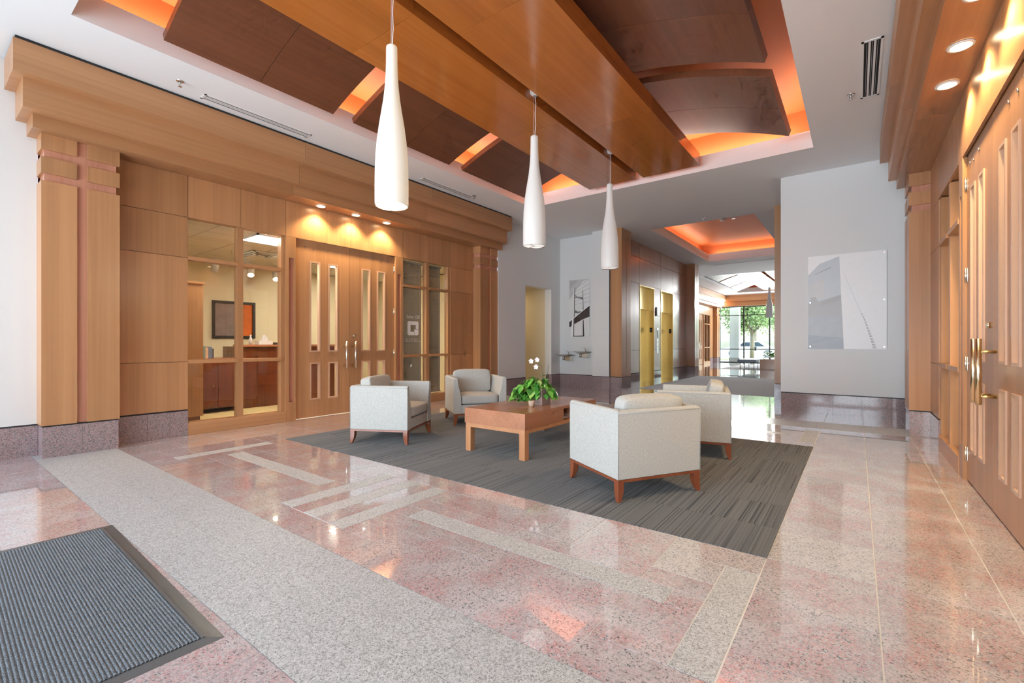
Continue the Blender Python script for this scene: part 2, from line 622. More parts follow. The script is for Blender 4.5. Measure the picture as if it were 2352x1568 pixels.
def text_mesh(name, body, size, mat, parent, M, sx=1.0, depth=0.0006):
    cu = bpy.data.curves.new(name, 'FONT')
    cu.body = body
    cu.size = size
    cu.extrude = depth
    cu.align_x = 'CENTER'
    t = bpy.data.objects.new(name + '_curve', cu)
    COL.objects.link(t)
    dg = bpy.context.evaluated_depsgraph_get()
    me = bpy.data.meshes.new_from_object(t.evaluated_get(dg))
    bpy.data.objects.remove(t)
    bpy.data.curves.remove(cu)
    me.transform(M @ Matrix.Diagonal((sx, 1, 1, 1)))
    if parent is not None:
        me.transform(Matrix.Translation(-W[parent]))
    me.materials.clear()
    me.materials.append(MATS[mat])
    me.name = name
    o = bpy.data.objects.new(name, me)
    return place(o, parent)

# ------------------------------------------------------------------ floor
ZC = 3.97
floor = box('floor', -10.4, 3.9, -2.9, 30.2, -0.12, -0.004, 'grout', kind='structure', label='polished pink and grey granite floor of the lobby')
GAP = 0.0028
def tile(name, x0, x1, y0, y1, mat, parent, gap=GAP, mb=None):
    m = mb or MB()
    a, b, c, d = x0 + gap, x1 - gap, y0 + gap, y1 - gap
    z0, z1 = -0.004, 0.0
    m.quad([(a, c, z1), (b, c, z1), (b, d, z1), (a, d, z1)])
    for p, q in (((a, c), (b, c)), ((b, c), (b, d)), ((b, d), (a, d)), ((a, d), (a, c))):
        m.quad([(*p, z0), (*q, z0), (*q, z1), (*p, z1)])
    if mb is None:
        m.build(name, mat, parent, fix=False)
def cut(rects, s):
    out = []
    for (x0, x1, y0, y1) in rects:
        a, b, c, d = max(x0, s[0]), min(x1, s[1]), max(y0, s[2]), min(y1, s[3])
        if a >= b - 1e-6 or c >= d - 1e-6:
            out.append((x0, x1, y0, y1))
            continue
        if y0 < c:
            out.append((x0, x1, y0, c))
        if d < y1:
            out.append((x0, x1, d, y1))
        if x0 < a:
            out.append((x0, a, c, d))
        if b < x1:
            out.append((b, x1, c, d))
    return [r for r in out if r[1] - r[0] > 0.008 and r[3] - r[2] > 0.008]
CX0, CX1, CY0, CY1 = -5.49, -0.385, 2.79, 6.08
TX = (CX1 - CX0) / 11
xs = [CX0 + TX * i for i in range(12)]
xs = [-6.74, xs[0] - 2 * TX, xs[0] - TX] + xs + [xs[-1] + 0.46, xs[-1] + 0.915, 0.79]
strips = [(-5.51, -5.36, 1.66, 2.58), (-5.205, -3.48, 2.04, 2.19), (-3.33, -3.17, 1.655, 2.57), (-3.02, -2.865, 1.655, 2.57),
          (-2.71, -2.552, 1.65, 2.57), (-2.39, -0.687, 2.03, 2.18), (-0.543, -0.388, 1.645, 2.562)]
far_strips = [(a, b, CY0 + CY1 - d, CY0 + CY1 - c) for a, b, c, d in strips]
rows_near = [1.435, 1.865, 2.33, 2.79]
rows_far = [6.08, 6.54, 7.005, 7.435]
YT = (CY1 - CY0) / 7
def rowset(rows, x_list, skip=None, sub=None, mat='pink_granite'):
    for i in range(len(rows) - 1):
        for j in range(len(x_list) - 1):
            if skip and skip(x_list[j], rows[i]):
                continue
            rs = [(x_list[j], x_list[j + 1], rows[i], rows[i + 1])]
            for s in (sub or []):
                rs = cut(rs, s)
            mm = mat
            if abs(x_list[j] - xs[13]) < 0.01 and abs(rows[i] - 2.33) < 0.01:
                mm = 'pale_granite'
            if abs(x_list[j] - xs[14]) < 0.01 and abs(rows[i] - 2.79) < 0.01:
                mm = 'pale_granite'
            for r in rs:
                tile('granite_tile', *r, mm, floor)
rowset([-0.13, 0.34, 0.81], xs)
bx = [-6.74] + [-6.19 + 0.62 * i for i in range(12)] + [0.79]
for rows in ([0.81, 1.12, 1.435], [7.435, 7.75, 8.06]):
    for i in range(2):
        for j in range(len(bx) - 1):
            tile('band_tile', bx[j], bx[j + 1], rows[i], rows[i + 1], 'grey_granite_honed' if rows[0] < 3 else 'grey_granite', floor, 0.0007)
rowset(rows_near, xs, sub=strips)
rowset([CY0 + YT * i for i in range(8)], xs, skip=lambda x, y: CX0 - 0.01 < x < CX1 - 0.01)
rowset(rows_far, xs, sub=far_strips)
for s in strips + far_strips:
    tile('inlay_strip', *s, 'grey_granite', floor)
mb = MB()
yy = 8.06
while yy < 11.2:
    y1 = min(yy + 0.4645, 11.25)
    for j in range(len(xs) - 1):
        tile('', xs[j], xs[j + 1], yy, y1, None, None, GAP, mb)
    yy = y1
mb.build('rear_tiles', 'pink_granite', floor, kind='stuff', fix=False)
mb = MB()
tile('', -6.74, 0.79, -2.9, -0.13, None, None, GAP, mb)
mb.build('entrance_slab', 'pink_granite', floor, fix=False)
mb = MB()
for i in range(14):
    for j in range(20):
        x0 = -7.0 + j * 0.465
        tile('', x0, x0 + 0.465, 16.95 + i * 0.93, 16.95 + (i + 1) * 0.93, None, None, GAP, mb)
for x0, x1 in ((-6.74, -4.46), (-1.43, 1.0)):
    tile('', x0, x1, 11.25, 16.95, None, None, GAP, mb)
mb.build('rear_lobby_tiles', 'pale_granite', floor, kind='stuff', fix=False)
box('corridor_carpet', -4.46, -1.43, 11.25, 16.95, -0.004, 0.004, 'corridor_carpet', label='grey striped carpet inset in the floor of the lift corridor', cat='carpet')
box('rear_carpet', -5.0, -0.9, 22.0, 27.5, -0.004, 0.004, 'corridor_carpet', label='grey carpet under the bench in the rear lobby', cat='carpet')

ac = empty('area_carpet', (CX0, CY0, 0), 'striped charcoal carpet squares inset in the granite under the armchairs', 'carpet')
for i in range(11):
    for j in range(7):
        box('carpet_tile', CX0 + i * TX + 0.0006, CX0 + (i + 1) * TX - 0.0006, CY0 + j * YT + 0.0006, CY0 + (j + 1) * YT - 0.0006, -0.004, 0.004, 'striped_carpet', ac)

# ------------------------------------------------------------------ ceilings
SL = 0.25                                   # slab depth seen as white fascia round each coffer
def slab(mb, X0, X1, Y0, Y1, hole, z0, z1):
    hx0, hx1, hy0, hy1 = hole
    mb.box(X0, hx0, Y0, Y1, z0, z1)
    mb.box(hx1, X1, Y0, Y1, z0, z1)
    mb.box(hx0, hx1, Y0, hy0, z0, z1)
    mb.box(hx0, hx1, hy1, Y1, z0, z1)
H1 = (-5.40, -0.50, 0.89, 7.90)
H2 = (-4.10, -1.79, 11.2, 16.8)
H3 = (-5.33, -0.62, 20.4, 28.2)
mb = MB()
slab(mb, -7.2, 1.3, -2.9, 9.9, H1, ZC, ZC + SL)
slab(mb, -7.2, 1.3, 9.9, 18.0, H2, ZC, ZC + SL)
slab(mb, -7.2, 1.3, 18.0, 30.3, H3, ZC, ZC + SL)
ceiling = mb.build('ceiling', 'ceiling_paint', kind='structure', label='white plaster ceiling with stepped orange coffers', fix=False)
def coffer(h, zt, sb=0.3):
    x0, x1, y0, y1 = h
    z0 = ZC + SL
    mb = MB()
    mb.box(x0 - sb - 0.05, x0 - sb, y0 - sb, y1 + sb, z0, zt)
    mb.box(x1 + sb, x1 + sb + 0.05, y0 - sb, y1 + sb, z0, zt)
    mb.box(x0 - sb, x1 + sb, y0 - sb - 0.05, y0 - sb, z0, zt)
    mb.box(x0 - sb, x1 + sb, y1 + sb, y1 + sb + 0.05, z0, zt)
    mb.build('coffer_wall', 'orange_paint', ceiling, fix=False)
    box('coffer_top', x0 - sb - 0.05, x1 + sb + 0.05, y0 - sb - 0.05, y1 + sb + 0.05, zt, zt + 0.1, 'orange_paint', ceiling)
coffer(H1, 4.66)
coffer(H2, 4.56)
coffer(H3, 4.66)
def cove(x0, x1, y0, y1, z, lab, mat='cove_tube'):
    """lamp tube lying on the ledge, batten behind it on the coffer wall side"""
    o = empty('cove_light', ((x0 + x1) / 2, (y0 + y1) / 2, z), lab, 'light', 'cove lights hidden above the fascia')
    if abs(x1 - x0) > abs(y1 - y0):
        box('batten', x0, x1, y1, y1 + 0.03, z, z + 0.04, 'white_enamel', o)
        MB().tube([(x0 + 0.03, (y0 + y1) / 2, z + 0.02), (x1 - 0.03, (y0 + y1) / 2, z + 0.02)], 0.016, 8).build('tube', mat, o)
    else:
        xb = x0 if x0 < -3 else x1
        box('batten', xb, xb + (-0.03 if x0 < -3 else 0.03), y0, y1, z, z + 0.04, 'white_enamel', o)
        MB().tube([((x0 + x1) / 2, y0 + 0.03, z + 0.02), ((x0 + x1) / 2, y1 - 0.03, z + 0.02)], 0.016, 8).build('tube', mat, o)
zl = ZC + SL
cove(-5.62, -5.56, 1.0, 7.8, zl, 'cove light tube behind the fascia on the facade side with the office window')
cove(-5.2, -0.7, 8.06, 8.12, zl, 'cove light tube behind the fascia at the corridor end of the main coffer')
cove(-0.34, -0.28, 6.9, 7.9, zl, 'short cove light tube above the ceiling by the framed skyscraper picture')
cove(-4.3, -4.24, 11.3, 16.7, zl, 'cove light tube over the lift doors in the corridor coffer', 'cove_tube_soft')
cove(-4.0, -1.9, 17.0, 17.06, zl, 'cove light tube at the far end of the corridor coffer', 'cove_tube_soft')

# suspended timber ceiling in the main coffer
def vault_z(d):
    return 4.462 - 0.0923 * d * d
def vault_panel(xc, y0, y1, d0, d1, sgn, parent, name='curved_panel', mat='vault_wood'):
    n = 14
    mb = MB()
    pts = []
    for i in range(n + 1):
        d = d0 + (d1 - d0) * i / n
        pts.append((xc + sgn * d, vault_z(d)))
    t = 0.075
    top = []
    for (x, z) in pts:
        d = abs(x - xc)
        sl = 2 * 0.0923 * d
        nn = math.hypot(1, sl)
        top.append((x + sgn * t * sl / nn, z + t / nn))
    for i in range(n):
        a, b = pts[i], pts[i + 1]
        c, d = top[i], top[i + 1]
        mb.quad([(a[0], y0, a[1]), (a[0], y1, a[1]), (b[0], y1, b[1]), (b[0], y0, b[1])], 0, True)
        mb.quad([(c[0], y0, c[1]), (d[0], y0, d[1]), (d[0], y1, d[1]), (c[0], y1, c[1])], 0, True)
        mb.quad([(a[0], y0, a[1]), (b[0], y0, b[1]), (d[0], y0, d[1]), (c[0], y0, c[1])])
        mb.quad([(a[0], y1, a[1]), (c[0], y1, c[1]), (d[0], y1, d[1]), (b[0], y1, b[1])])
    a, c = pts[-1], top[-1]
    mb.quad([(a[0], y0, a[1]), (a[0], y1, a[1]), (c[0], y1, c[1]), (c[0], y0, c[1])])
    a, c = pts[0], top[0]
    mb.quad([(a[0], y0, a[1]), (c[0], y0, c[1]), (c[0], y1, c[1]), (a[0], y1, a[1])])
    return mb.build(name, mat, parent)
XM = -2.985
segs = [(1.5, 3.25), (3.535, 5.285), (5.59, 7.36)]
names = ['nearest the entrance', 'in the middle of the row', 'nearest the lift corridor']
for sgn, side in ((-1, 'left'), (1, 'right')):
    for (y0, y1), nm in zip(segs, names):
        c = empty('ceiling_cloud', (XM + sgn * 1.6, (y0 + y1) / 2, 4.2), 'curved dark cherry ceiling panel, %s row, %s' % (side, nm), 'ceiling panel', 'curved timber ceiling panels')
        ym = (y0 + y1) / 2
        vault_panel(XM, y0, ym - 0.0025, 0.62, 2.235, sgn, c)
        vault_panel(XM, ym + 0.0025, y1, 0.62, 2.235, sgn, c)
beams = [(-3.972, -3.075, 'left of the pendant slot'), (-2.942, -2.012, 'right of the pendant slot')]
for x0, x1, nm in beams:
    o = empty('ceiling_beam', ((x0 + x1) / 2, 4.2, 4.0), 'flat honey-brown timber ceiling raft %s' % nm, 'ceiling panel')
    ys = [0.95, 2.68, 5.12, 7.70] if x0 < -3 else [0.95, 3.1, 5.55, 7.70]
    for i in range(3):
        box('raft_panel', x0, x1, ys[i] + 0.0015, ys[i + 1] - 0.0015, 4.0, 4.19, 'beam_wood', o)
box('slot_backing', -3.075, -2.942, 0.96, 7.69, 4.135, 4.18, 'vault_wood', label='dark recessed strip between the two ceiling rafts holding the pendants', cat='ceiling panel')

# ------------------------------------------------------------------ facades (timber shopfronts)
def nz(fy, a, b):
    a, b = fy(a), fy(b)
    return min(a, b), max(a, b)
WN = [0]
DN = [0]
TN = [0]
def facade(tag, t, pil, inn, dr, fy, detail, where, wall):
    """t: three cornice planes, pil: pilaster plane, inn: panel plane, dr: door plane; dp = direction into the wall"""
    dp = 1 if inn > pil else -1
    back = inn + dp * 0.16
    # cornice
    TN[0] += 1
    tr = empty('trim_%d' % TN[0], (pil, fy(4.48), 3.24), 'three-stepped maple cornice over the %s shopfront' % where, kind='structure')
    for (px, ya, yb, z0, z1, sp) in ((t[0], 0.626, 8.205, 3.65, 3.94, (3.40, 5.78)), (t[1], 0.70, 8.165, 3.372, 3.65, (3.37, 5.75)), (t[2], 0.778, 8.135, 3.24, 3.372, (3.34, 5.72))):
        ee = [ya, sp[0], sp[1], yb]
        for i in range(3):
            y0, y1 = nz(fy, ee[i] + 0.0015 * (i > 0), ee[i + 1] - 0.0015 * (i < 2))
            box('cornice_panel', px, back, y0, y1, z0, z1, 'maple_long', tr)
    y0, y1 = nz(fy, 0.64, 8.19)
    box('shadow_gap', t[0] + dp * 0.012, back, y0, y1, 3.94, ZC, 'black_trim', tr)
    # pilasters
    for (ya, yb) in ((0.85, 1.458), (7.50, 8.11)):
        y0, y1 = nz(fy, ya, yb)
        TN[0] += 1
        p = empty('trim_%d' % TN[0], (pil, (y0 + y1) / 2, 0), 'maple pilaster with rose channels at the %s end of the %s shopfront' % ('near' if ya < 3 else 'far', where), kind='structure')
        c0, c1 = nz(fy, ya + 0.025, yb - (0.025 if ya < 3 else 0.0))
        box('channel', pil + dp * 0.028, back, c0, c1, 0.325, 3.24, 'rose_wood', p)
        m0, m1 = y0 + (y1 - y0) * 0.434, y0 + (y1 - y0) * 0.565
        for z0, z1 in ((0.325, 2.77), (2.85, 3.008), (3.086, 3.24)):
            for a, b in ((y0, m0), (m1, y1)):
                box('pilaster_panel', pil, back, a, b, z0, z1, 'maple', p)
        box('base_gap', pil + dp * 0.012, back, y0 + 0.012, y1 - 0.012, 0.31, 0.325, 'black_trim', p)
        ym = (y0 + y1) / 2
        for a, b in ((y0 + 0.008, ym), (ym, y1 - 0.008)):
            box('base_stone', pil + dp * 0.008, back, a + 0.001, b - 0.001, 0, 0.31, 'dark_granite', p)
    # panels
    th = dp * 0.02
    rows = [0.325, 0.92, 2.215, 2.72, 3.24]
    g = 0.0025
    def panel(ya, yb, z0, z1):
        y0, y1 = nz(fy, ya, yb)
        box('wood_panel', inn, inn + th, y0 + g, y1 - g, z0 + g, z1 - g, 'maple', wall)
    for (ya, yb) in ((1.458, 2.17), (6.81, 7.50)):
        for i in range(4):
            panel(ya, yb, rows[i], rows[i + 1])
        y0, y1 = nz(fy, ya, yb)
        box('base_gap', inn + dp * 0.008, back, y0, y1, 0.31, 0.325, 'black_trim', wall)
        cuts = [y0, y0 + 0.30, y0 + 0.52, y1]
        for i in range(3):
            box('base_stone', inn - dp * 0.004, back, cuts[i] + 0.001, cuts[i + 1] - 0.001, 0, 0.31, 'dark_granite', wall)
        box('wall_backing', inn + th, back, y0, y1, 0.325, 3.24, 'dark_void', wall)
    for ya, yb in ((2.17, 2.785), (2.785, 3.40), (3.40, 4.48), (4.48, 5.57), (5.57, 6.19), (6.19, 6.81)):
        panel(ya, yb, 2.72, 3.24)
    y0, y1 = nz(fy, 2.17, 6.81)
    box('wall_backing', inn + th, back, y0, y1, 2.73, 3.24, 'maple_long', wall)
    # posts beside the doors
    for ya, yb, ga, gb in ((3.40, 3.55, 3.445, 3.526), (5.40, 5.57, 5.445, 5.526)):
        y0, y1 = nz(fy, ya, yb)
        a, b = nz(fy, ga, gb)
        mb = MB()
        mb.box(inn, back, y0, a, 0, 2.72).box(inn, back, b, y1, 0, 2.72).box(inn, back, a, b, 0, 0.28).box(inn, back, a, b, 2.41, 2.72)
        mb.build('door_post', 'maple', wall)
        box('post_channel', inn + dp * 0.03, back, a, b, 0.28, 2.41, 'rose_wood', wall)
    # windows
    for k, (ya, yb) in enumerate(((2.17, 3.40), (5.57, 6.81))):
        y0, y1 = nz(fy, ya, yb)
        WN[0] += 1
        w = empty('window_%d' % WN[0], (inn, (y0 + y1) / 2, 0), 'six-pane maple framed window %s of the doors, %s shopfront' % ('left' if (k == 0) == (dp < 0) else 'right', where), kind='structure')
        gx = inn + dp * 0.085
        a, b = inn + dp * 0.012, inn + dp * 0.115
        ym = (y0 + y1) / 2
        mb = MB()
        mb.box(inn - dp * 0.004, back, y0, y1, 0, 0.155)
        mb.build('sill', 'maple_long', w, bevel=0.004)
        box('jamb', a, b, y1 - 0.065, y1, 0.155, 2.72, 'maple', w)
        box('jamb', gx + dp * 0.012, b, y0, y0 + 0.02, 0.155, 2.72, 'maple', w)
        box('mullion', a, b, ym - 0.036, ym + 0.036, 0.155, 2.72, 'maple', w)
        for z in (0.918, 2.215):
            for c0, c1 in ((y0, ym - 0.036), (ym + 0.036, y1 - 0.065)):
                box('transom', a - dp * 0.02, b, c0, c1, z - 0.022, z + 0.022, 'maple_long', w)
        zz = [0.155, 0.896, 0.94, 2.193, 2.237, 2.72]
        for c0, c1 in ((y0, ym - 0.036), (ym + 0.036, y1 - 0.065)):
            for i in (0, 2, 4):
                box('pane', gx, gx + dp * 0.006, c0, c1, zz[i], zz[i + 1], 'clear_glass', w)
    # doors
    for k, (ya, yb) in enumerate(((3.55, 4.475), (4.475, 5.40))):
        y0, y1 = nz(fy, ya + 0.002, yb - 0.002)
        DN[0] += 1
        d = empty('door_%d' % DN[0], (dr, (y0 + y1) / 2, 0), 'maple door leaf with four slot windows, %s leaf of the %s pair' % ('left' if (k == 0) == (dp < 0) else 'right', where), kind='structure')
        b2 = dr + dp * 0.045
        if k == 0:
            lt = [(3.79, 3.965), (4.10, 4.272)]
        else:
            lt = [(4.715, 4.89), (5.028, 5.203)]
        lites = [nz(fy, *q) for q in lt]
        lites.sort()
        zs = [(0.277, 0.852), (1.015, 2.415)]
        ycuts = [y0, lites[0][0], lites[0][1], lites[1][0], lites[1][1], y1]
        zcuts = [0.012, zs[0][0], zs[0][1], zs[1][0], zs[1][1], 2.715]
        mb = MB()
        for i in (0, 2, 4):
            mb.box(dr, b2, ycuts[i], ycuts[i + 1], zcuts[0], zcuts[5])
        for i in (1, 3):
            for j in (0, 2, 4):
                mb.box(dr, b2, ycuts[i], ycuts[i + 1], zcuts[j], zcuts[j + 1])
        leaf = mb.build('door_leaf', 'maple', d, fix=False)
        for (l0, l1) in lites:
            for (z0, z1) in zs:
                m = MB()
                f = 0.022
                fr = dr - dp * 0.010
                m.box(fr, b2, l0, l0 + f, z0, z1).box(fr, b2, l1 - f, l1, z0, z1)
                m.box(fr, b2, l0 + f, l1 - f, z0, z0 + f).box(fr, b2, l0 + f, l1 - f, z1 - f, z1)
                m.build('moulding', 'moulding_wood', leaf, fix=False)
                box('pane', dr + dp * 0.02, dr + dp * 0.025, l0 + f, l1 - f, z0 + f, z1 - f, 'clear_glass', leaf)
        yh = fy(4.376 if k == 0 else 4.545)
        hx = dr - dp * 0.085
        m = MB()
        m.tube([(hx, yh, 0.735), (hx, yh, 1.18)], 0.0165, 14)
        hd = m.build('pull_handle', 'bright_brass' if dp > 0 else 'nickel', d)
        for z in (0.79, 1.092):
            MB().tube([(hx, yh, z), (dr, yh, z)], 0.009, 10).build('standoff', 'brass', hd)
        if detail:
            if k == 1:
                MB().tube([(dr - dp * 0.018, fy(4.565), 1.275), (dr, fy(4.565), 1.275)], 0.02, 16).build('lock_cylinder', 'bright_brass', d)
            he = fy(3.55 if k == 0 else 5.40)
            for z in (0.222, 0.98, 1.724, 2.485):
                m = MB()
                m.tube([(dr - dp * 0.008, he, z - 0.057), (dr - dp * 0.008, he, z + 0.057)], 0.008, 10)
                for q in (-1, 1):
                    m.box(dr - dp * 0.002, dr + dp * 0.002, he, he + q * 0.022, z - 0.057, z + 0.057)
                m.build('hinge', 'nickel', d)
            for yy_, z in ((0.16, 2.62), (0.30, 2.60), (0.5, 2.615)):
                yq = fy((3.55 if k == 0 else 5.40) + (yy_ if k == 0 else -yy_))
                MB().tube([(dr - dp * 0.008, yq, z), (dr, yq, z)], 0.011, 10).build('screw_cap', 'nickel', d)

# left wall: white return by the entrance, timber shopfront, white wall with the opening beyond it
def base_run_y(mb_parent, x, dp, y0, y1, step=0.45):
    n = max(1, round((y1 - y0) / step))
    for i in range(n):
        a = y0 + (y1 - y0) * i / n
        b = y0 + (y1 - y0) * (i + 1) / n
        box('base_stone', x, x + dp * 0.10, a + 0.001, b - 0.001, 0, 0.31, 'dark_granite', mb_parent)
    box('base_gap', x + dp * 0.006, x + dp * 0.10, y0, y1, 0.31, 0.325, 'black_trim', mb_parent)
def base_run_x(mb_parent, y, x0, x1, step=0.45):
    n = max(1, round((x1 - x0) / step))
    for i in range(n):
        a = x0 + (x1 - x0) * i / n
        b = x0 + (x1 - x0) * (i + 1) / n
        box('base_stone', a + 0.001, b - 0.001, y, y + 0.10, 0, 0.31, 'dark_granite', mb_parent)
    box('base_gap', x0, x1, y + 0.006, y + 0.10, 0.31, 0.325, 'black_trim', mb_parent)
mb = MB()
mb.box(-6.72, -6.95, -2.9, 0.86, 0.325, ZC)
mb.box(-6.84, -6.95, 0.86, 8.12, 3.24, ZC)
mb.box(-6.46, -6.95, 8.10, 9.165, 0.325, ZC)
mb.box(-6.46, -6.66, 9.165, 10.35, 2.57, ZC)
mb.box(-6.46, -6.66, 10.35, 10.95, 0.325, ZC)
wall_left = mb.build('wall_left', 'white_paint', kind='structure', label='white wall with granite base and timber shopfront on the office window side', fix=False)
base_run_y(wall_left, -6.715, -1, -2.9, 0.858)
base_run_y(wall_left, -6.45, -1, 8.12, 9.165)
base_run_y(wall_left, -6.45, -1, 10.35, 10.80)
mb = MB()
mb.box(0.78, 1.0, -2.9, 0.86, 0.325, ZC)
mb.box(0.88, 1.0, 0.86, 8.12, 3.24, ZC)
mb.box(0.78, 1.0, 8.10, 9.2, 0.325, ZC)
wall_right = mb.build('wall_right', 'white_paint', kind='structure', label='white wall and timber shopfront on the side of the big brass pull handles', fix=False)
base_run_y(wall_right, 0.775, 1, -2.9, 0.858)
base_run_y(wall_right, 0.775, 1, 8.12, 9.04)
facade('left', (-6.14, -6.25, -6.36), -6.47, -6.68, -6.725, lambda y: y, True, 'left', wall_left)
facade('right', (0.255, 0.345, 0.43), 0.515, 0.715, 0.742, lambda y: y, True, 'right', wall_right)

# recessed downlights in the cornice soffits
def downlight(x, y, z, lab, power=40, r=0.075):
    o = empty('downlight', (x, y, z), lab, 'light', 'recessed downlights over the doors')
    MB().lathe([(r, -0.004), (r, -0.009), (r - 0.016, -0.012), (r - 0.02, 0.0), (r, 0.0)], (x, y, z), 24).build('trim_ring', 'white_enamel', o)
    MB().lathe([(0.0005, -0.003), (r - 0.016, -0.003)], (x, y, z), 24).build('lens', 'lamp_warm', o)
    ld = bpy.data.lights.new('downlight_lamp', 'SPOT')
    ld.energy = power
    ld.color = (1.0, 0.76, 0.42)
    ld.spot_size = R(120)
    ld.spot_blend = 0.6
    ld.shadow_soft_size = 0.05
    lo = bpy.data.objects.new('downlight_lamp', ld)
    COL.objects.link(lo)
    lo.parent = o
    lo.location = (0, 0, -0.03)
ords = ['nearest the entrance', 'in the middle of three', 'nearest the corridor']
for y, nm in zip((3.863, 4.475, 5.088), ords):
    downlight(-6.53, y, 3.24, 'glowing recessed downlight over the left shopfront doors, %s' % nm)
    downlight(0.585, y, 3.24, 'glowing recessed downlight over the right shopfront doors, %s' % nm, 60)

# ------------------------------------------------------------------ far walls of the near lobby
mb = MB()
mb.box(-6.95, -5.36, 10.80, 10.95, 0.325, ZC)
wall_niche = mb.build('wall_niche', 'white_paint', kind='structure', label='white wall with the bridge picture and drinking fountains', fix=False)
base_run_x(wall_niche, 10.79, -6.46, -5.36, 0.9)
wall_nf = box('wall_niche_front', -5.36, -4.90, 10.54, 11.1, 0.325, ZC, 'white_paint', kind='structure', label='white wall end between the fountains and the lift pilaster')
base_run_x(wall_nf, 10.53, -5.36, -4.88, 0.24)
box('wall_edge_gap', -4.90, -4.885, 10.55, 11.0, 0.325, ZC, 'black_trim', wall_nf)
mb = MB()
mb.box(-1.04, 1.0, 9.05, 10.75, 0.325, ZC)
wall_art = mb.build('wall_back', 'white_paint', kind='structure', label='white wall carrying the framed skyscraper picture', fix=False)
base_run_x(wall_art, 9.04, -1.035, 0.78, 0.36)
# corridor pilasters and lift wall
def corridor_pilaster(x0, x1, y0, y1, front, side, lab):
    """front: x of the face towards the corridor; side: y of the end face"""
    TN[0] += 1
    p = empty('trim_%d' % TN[0], ((x0 + x1) / 2, (y0 + y1) / 2, 0), lab, kind='structure')
    dx = 0.02 if front == x0 else -0.02
    cz = [0.325, 0.535, 3.735, ZC]
    ym = (y0 + y1) / 2
    box('core', x0 + 0.02, x1 - 0.02, y0 + 0.02, y1 - 0.02, 0.325, ZC, 'rose_wood', p)
    mb = MB()
    mb.box(x0, x1, y0, ym - 0.012, 0.325, ZC)
    mb.box(x0, x1, ym + 0.012, y1, 0.325, ZC)
    mb.box(x0, x1, ym - 0.012, ym + 0.012, 0.325, 0.535)
    mb.box(x0, x1, ym - 0.012, ym + 0.012, 3.735, ZC)
    mb.build('casing', 'maple' if y0 < 12 else 'lift_wood', p, fix=False)
    box('base_gap', x0 + 0.006, x1 - 0.006, y0 + 0.006, y1 - 0.006, 0.31, 0.325, 'black_trim', p)
    box('base_stone', x0 - 0.004, x1 + 0.004, y0 - 0.004, y1 + 0.004, 0, 0.31, 'dark_granite', p)
corridor_pilaster(-4.882, -4.585, 10.57, 11.13, -4.585, 10.57, 'maple pilaster at the corner between the fountains and the lifts')
corridor_pilaster(-4.91, -4.60, 16.95, 17.45, -4.60, 16.95, 'brown pilaster just beyond the second lift')
corridor_pilaster(-1.355, -1.05, 10.80, 11.3, -1.355, 10.8, 'maple pilaster behind the skyscraper picture wall')
corridor_pilaster(-1.355, -1.05, 16.95, 17.45, -1.355, 16.95, 'brown pilaster at the far end of the corridor opposite the lifts')
mb = MB()
lx = -4.90
mb.box(lx - 0.02, -5.0, 11.1, 12.53, 0.0, ZC).box(lx - 0.02, -5.0, 13.68, 14.27, 0, ZC).box(lx - 0.02, -5.0, 15.45, 16.98, 0, ZC)
mb.box(lx - 0.02, -5.0, 12.53, 13.68, 2.80, ZC).box(lx - 0.02, -5.0, 14.27, 15.45, 2.80, ZC)
mb.box(-5.0, -5.35, 11.1, 16.98, 2.82, ZC)
wall_lift = mb.build('wall_corridor_left', 'dark_void', kind='structure', label='brown timber panelled wall around the two lifts', fix=False)
cols = [11.13, 11.85, 12.53, 13.68, 14.27, 15.45, 16.95]
lrows = [0.325, 0.955, 2.83, 3.55, ZC]
for i in range(6):
    for j in range(4):
        if i in (2, 4) and j < 2:
            continue
        z0 = lrows[j]
        box('wood_panel', lx - 0.02, lx, cols[i] + 0.004, cols[i + 1] - 0.004, (2.80 if (i in (2, 4) and j == 2) else z0) + 0.004, lrows[j + 1] - 0.004, 'lift_wood', wall_lift)
    if i not in (2, 4):
        box('base_stone', lx - 0.02, lx + 0.008, cols[i] + 0.001, cols[i + 1] - 0.001, 0, 0.31, 'dark_granite', wall_lift)
box('wall_corridor_right', -1.07, -0.9, 11.0, 17.5, 0, ZC, 'lift_wood', kind='structure', label='timber wall of the corridor facing the lifts')
for k, (y0, y1) in enumerate(((12.53, 13.68), (14.27, 15.45))):
    DN[0] += 1
    d = empty('door_%d' % DN[0], (lx, (y0 + y1) / 2, 0), 'brass lift door, the %s one' % ('nearer' if k == 0 else 'farther'), kind='structure')
    bk = -5.16
    for a, b in ((y0, y0 + 0.02), (y1 - 0.02, y1)):
        box('jamb', lx + 0.012, bk, a, b, 0, 2.80, 'brass', d)
    box('head', lx + 0.012, bk, y0 + 0.02, y1 - 0.02, 2.775, 2.80, 'brass', d)
    box('transom_panel', -5.06, bk, y0 + 0.02, y1 - 0.02, 2.15, 2.775, 'brass', d)
    ym = (y0 + y1) / 2
    box('door_leaf', -5.12, -5.15, y0 + 0.02, ym - 0.002, 0, 2.15, 'brass', d)
    box('door_leaf', -5.12, -5.15, ym + 0.002, y1 - 0.02, 0, 2.15, 'brass', d)
    pl = box('floor_plate', -5.02, -4.94, y1 - 0.026, y1 - 0.02, 1.48, 1.62, 'black_plastic', d)
    text_mesh('floor_number', '1', 0.09, 'white_enamel', pl, Matrix.Translation((-4.98, y1 - 0.0275, 1.517)) @ Matrix.Rotation(R(90), 4, 'X'))
MBx = MB().box(lx, lx + 0.012, 13.9, 14.05, 0.85, 1.62)
st = MBx.build('lift_call_station', 'steel', label='steel lift call panel with buttons between the two lifts', cat='call panel', loc=(lx, 13.97, 0.85))
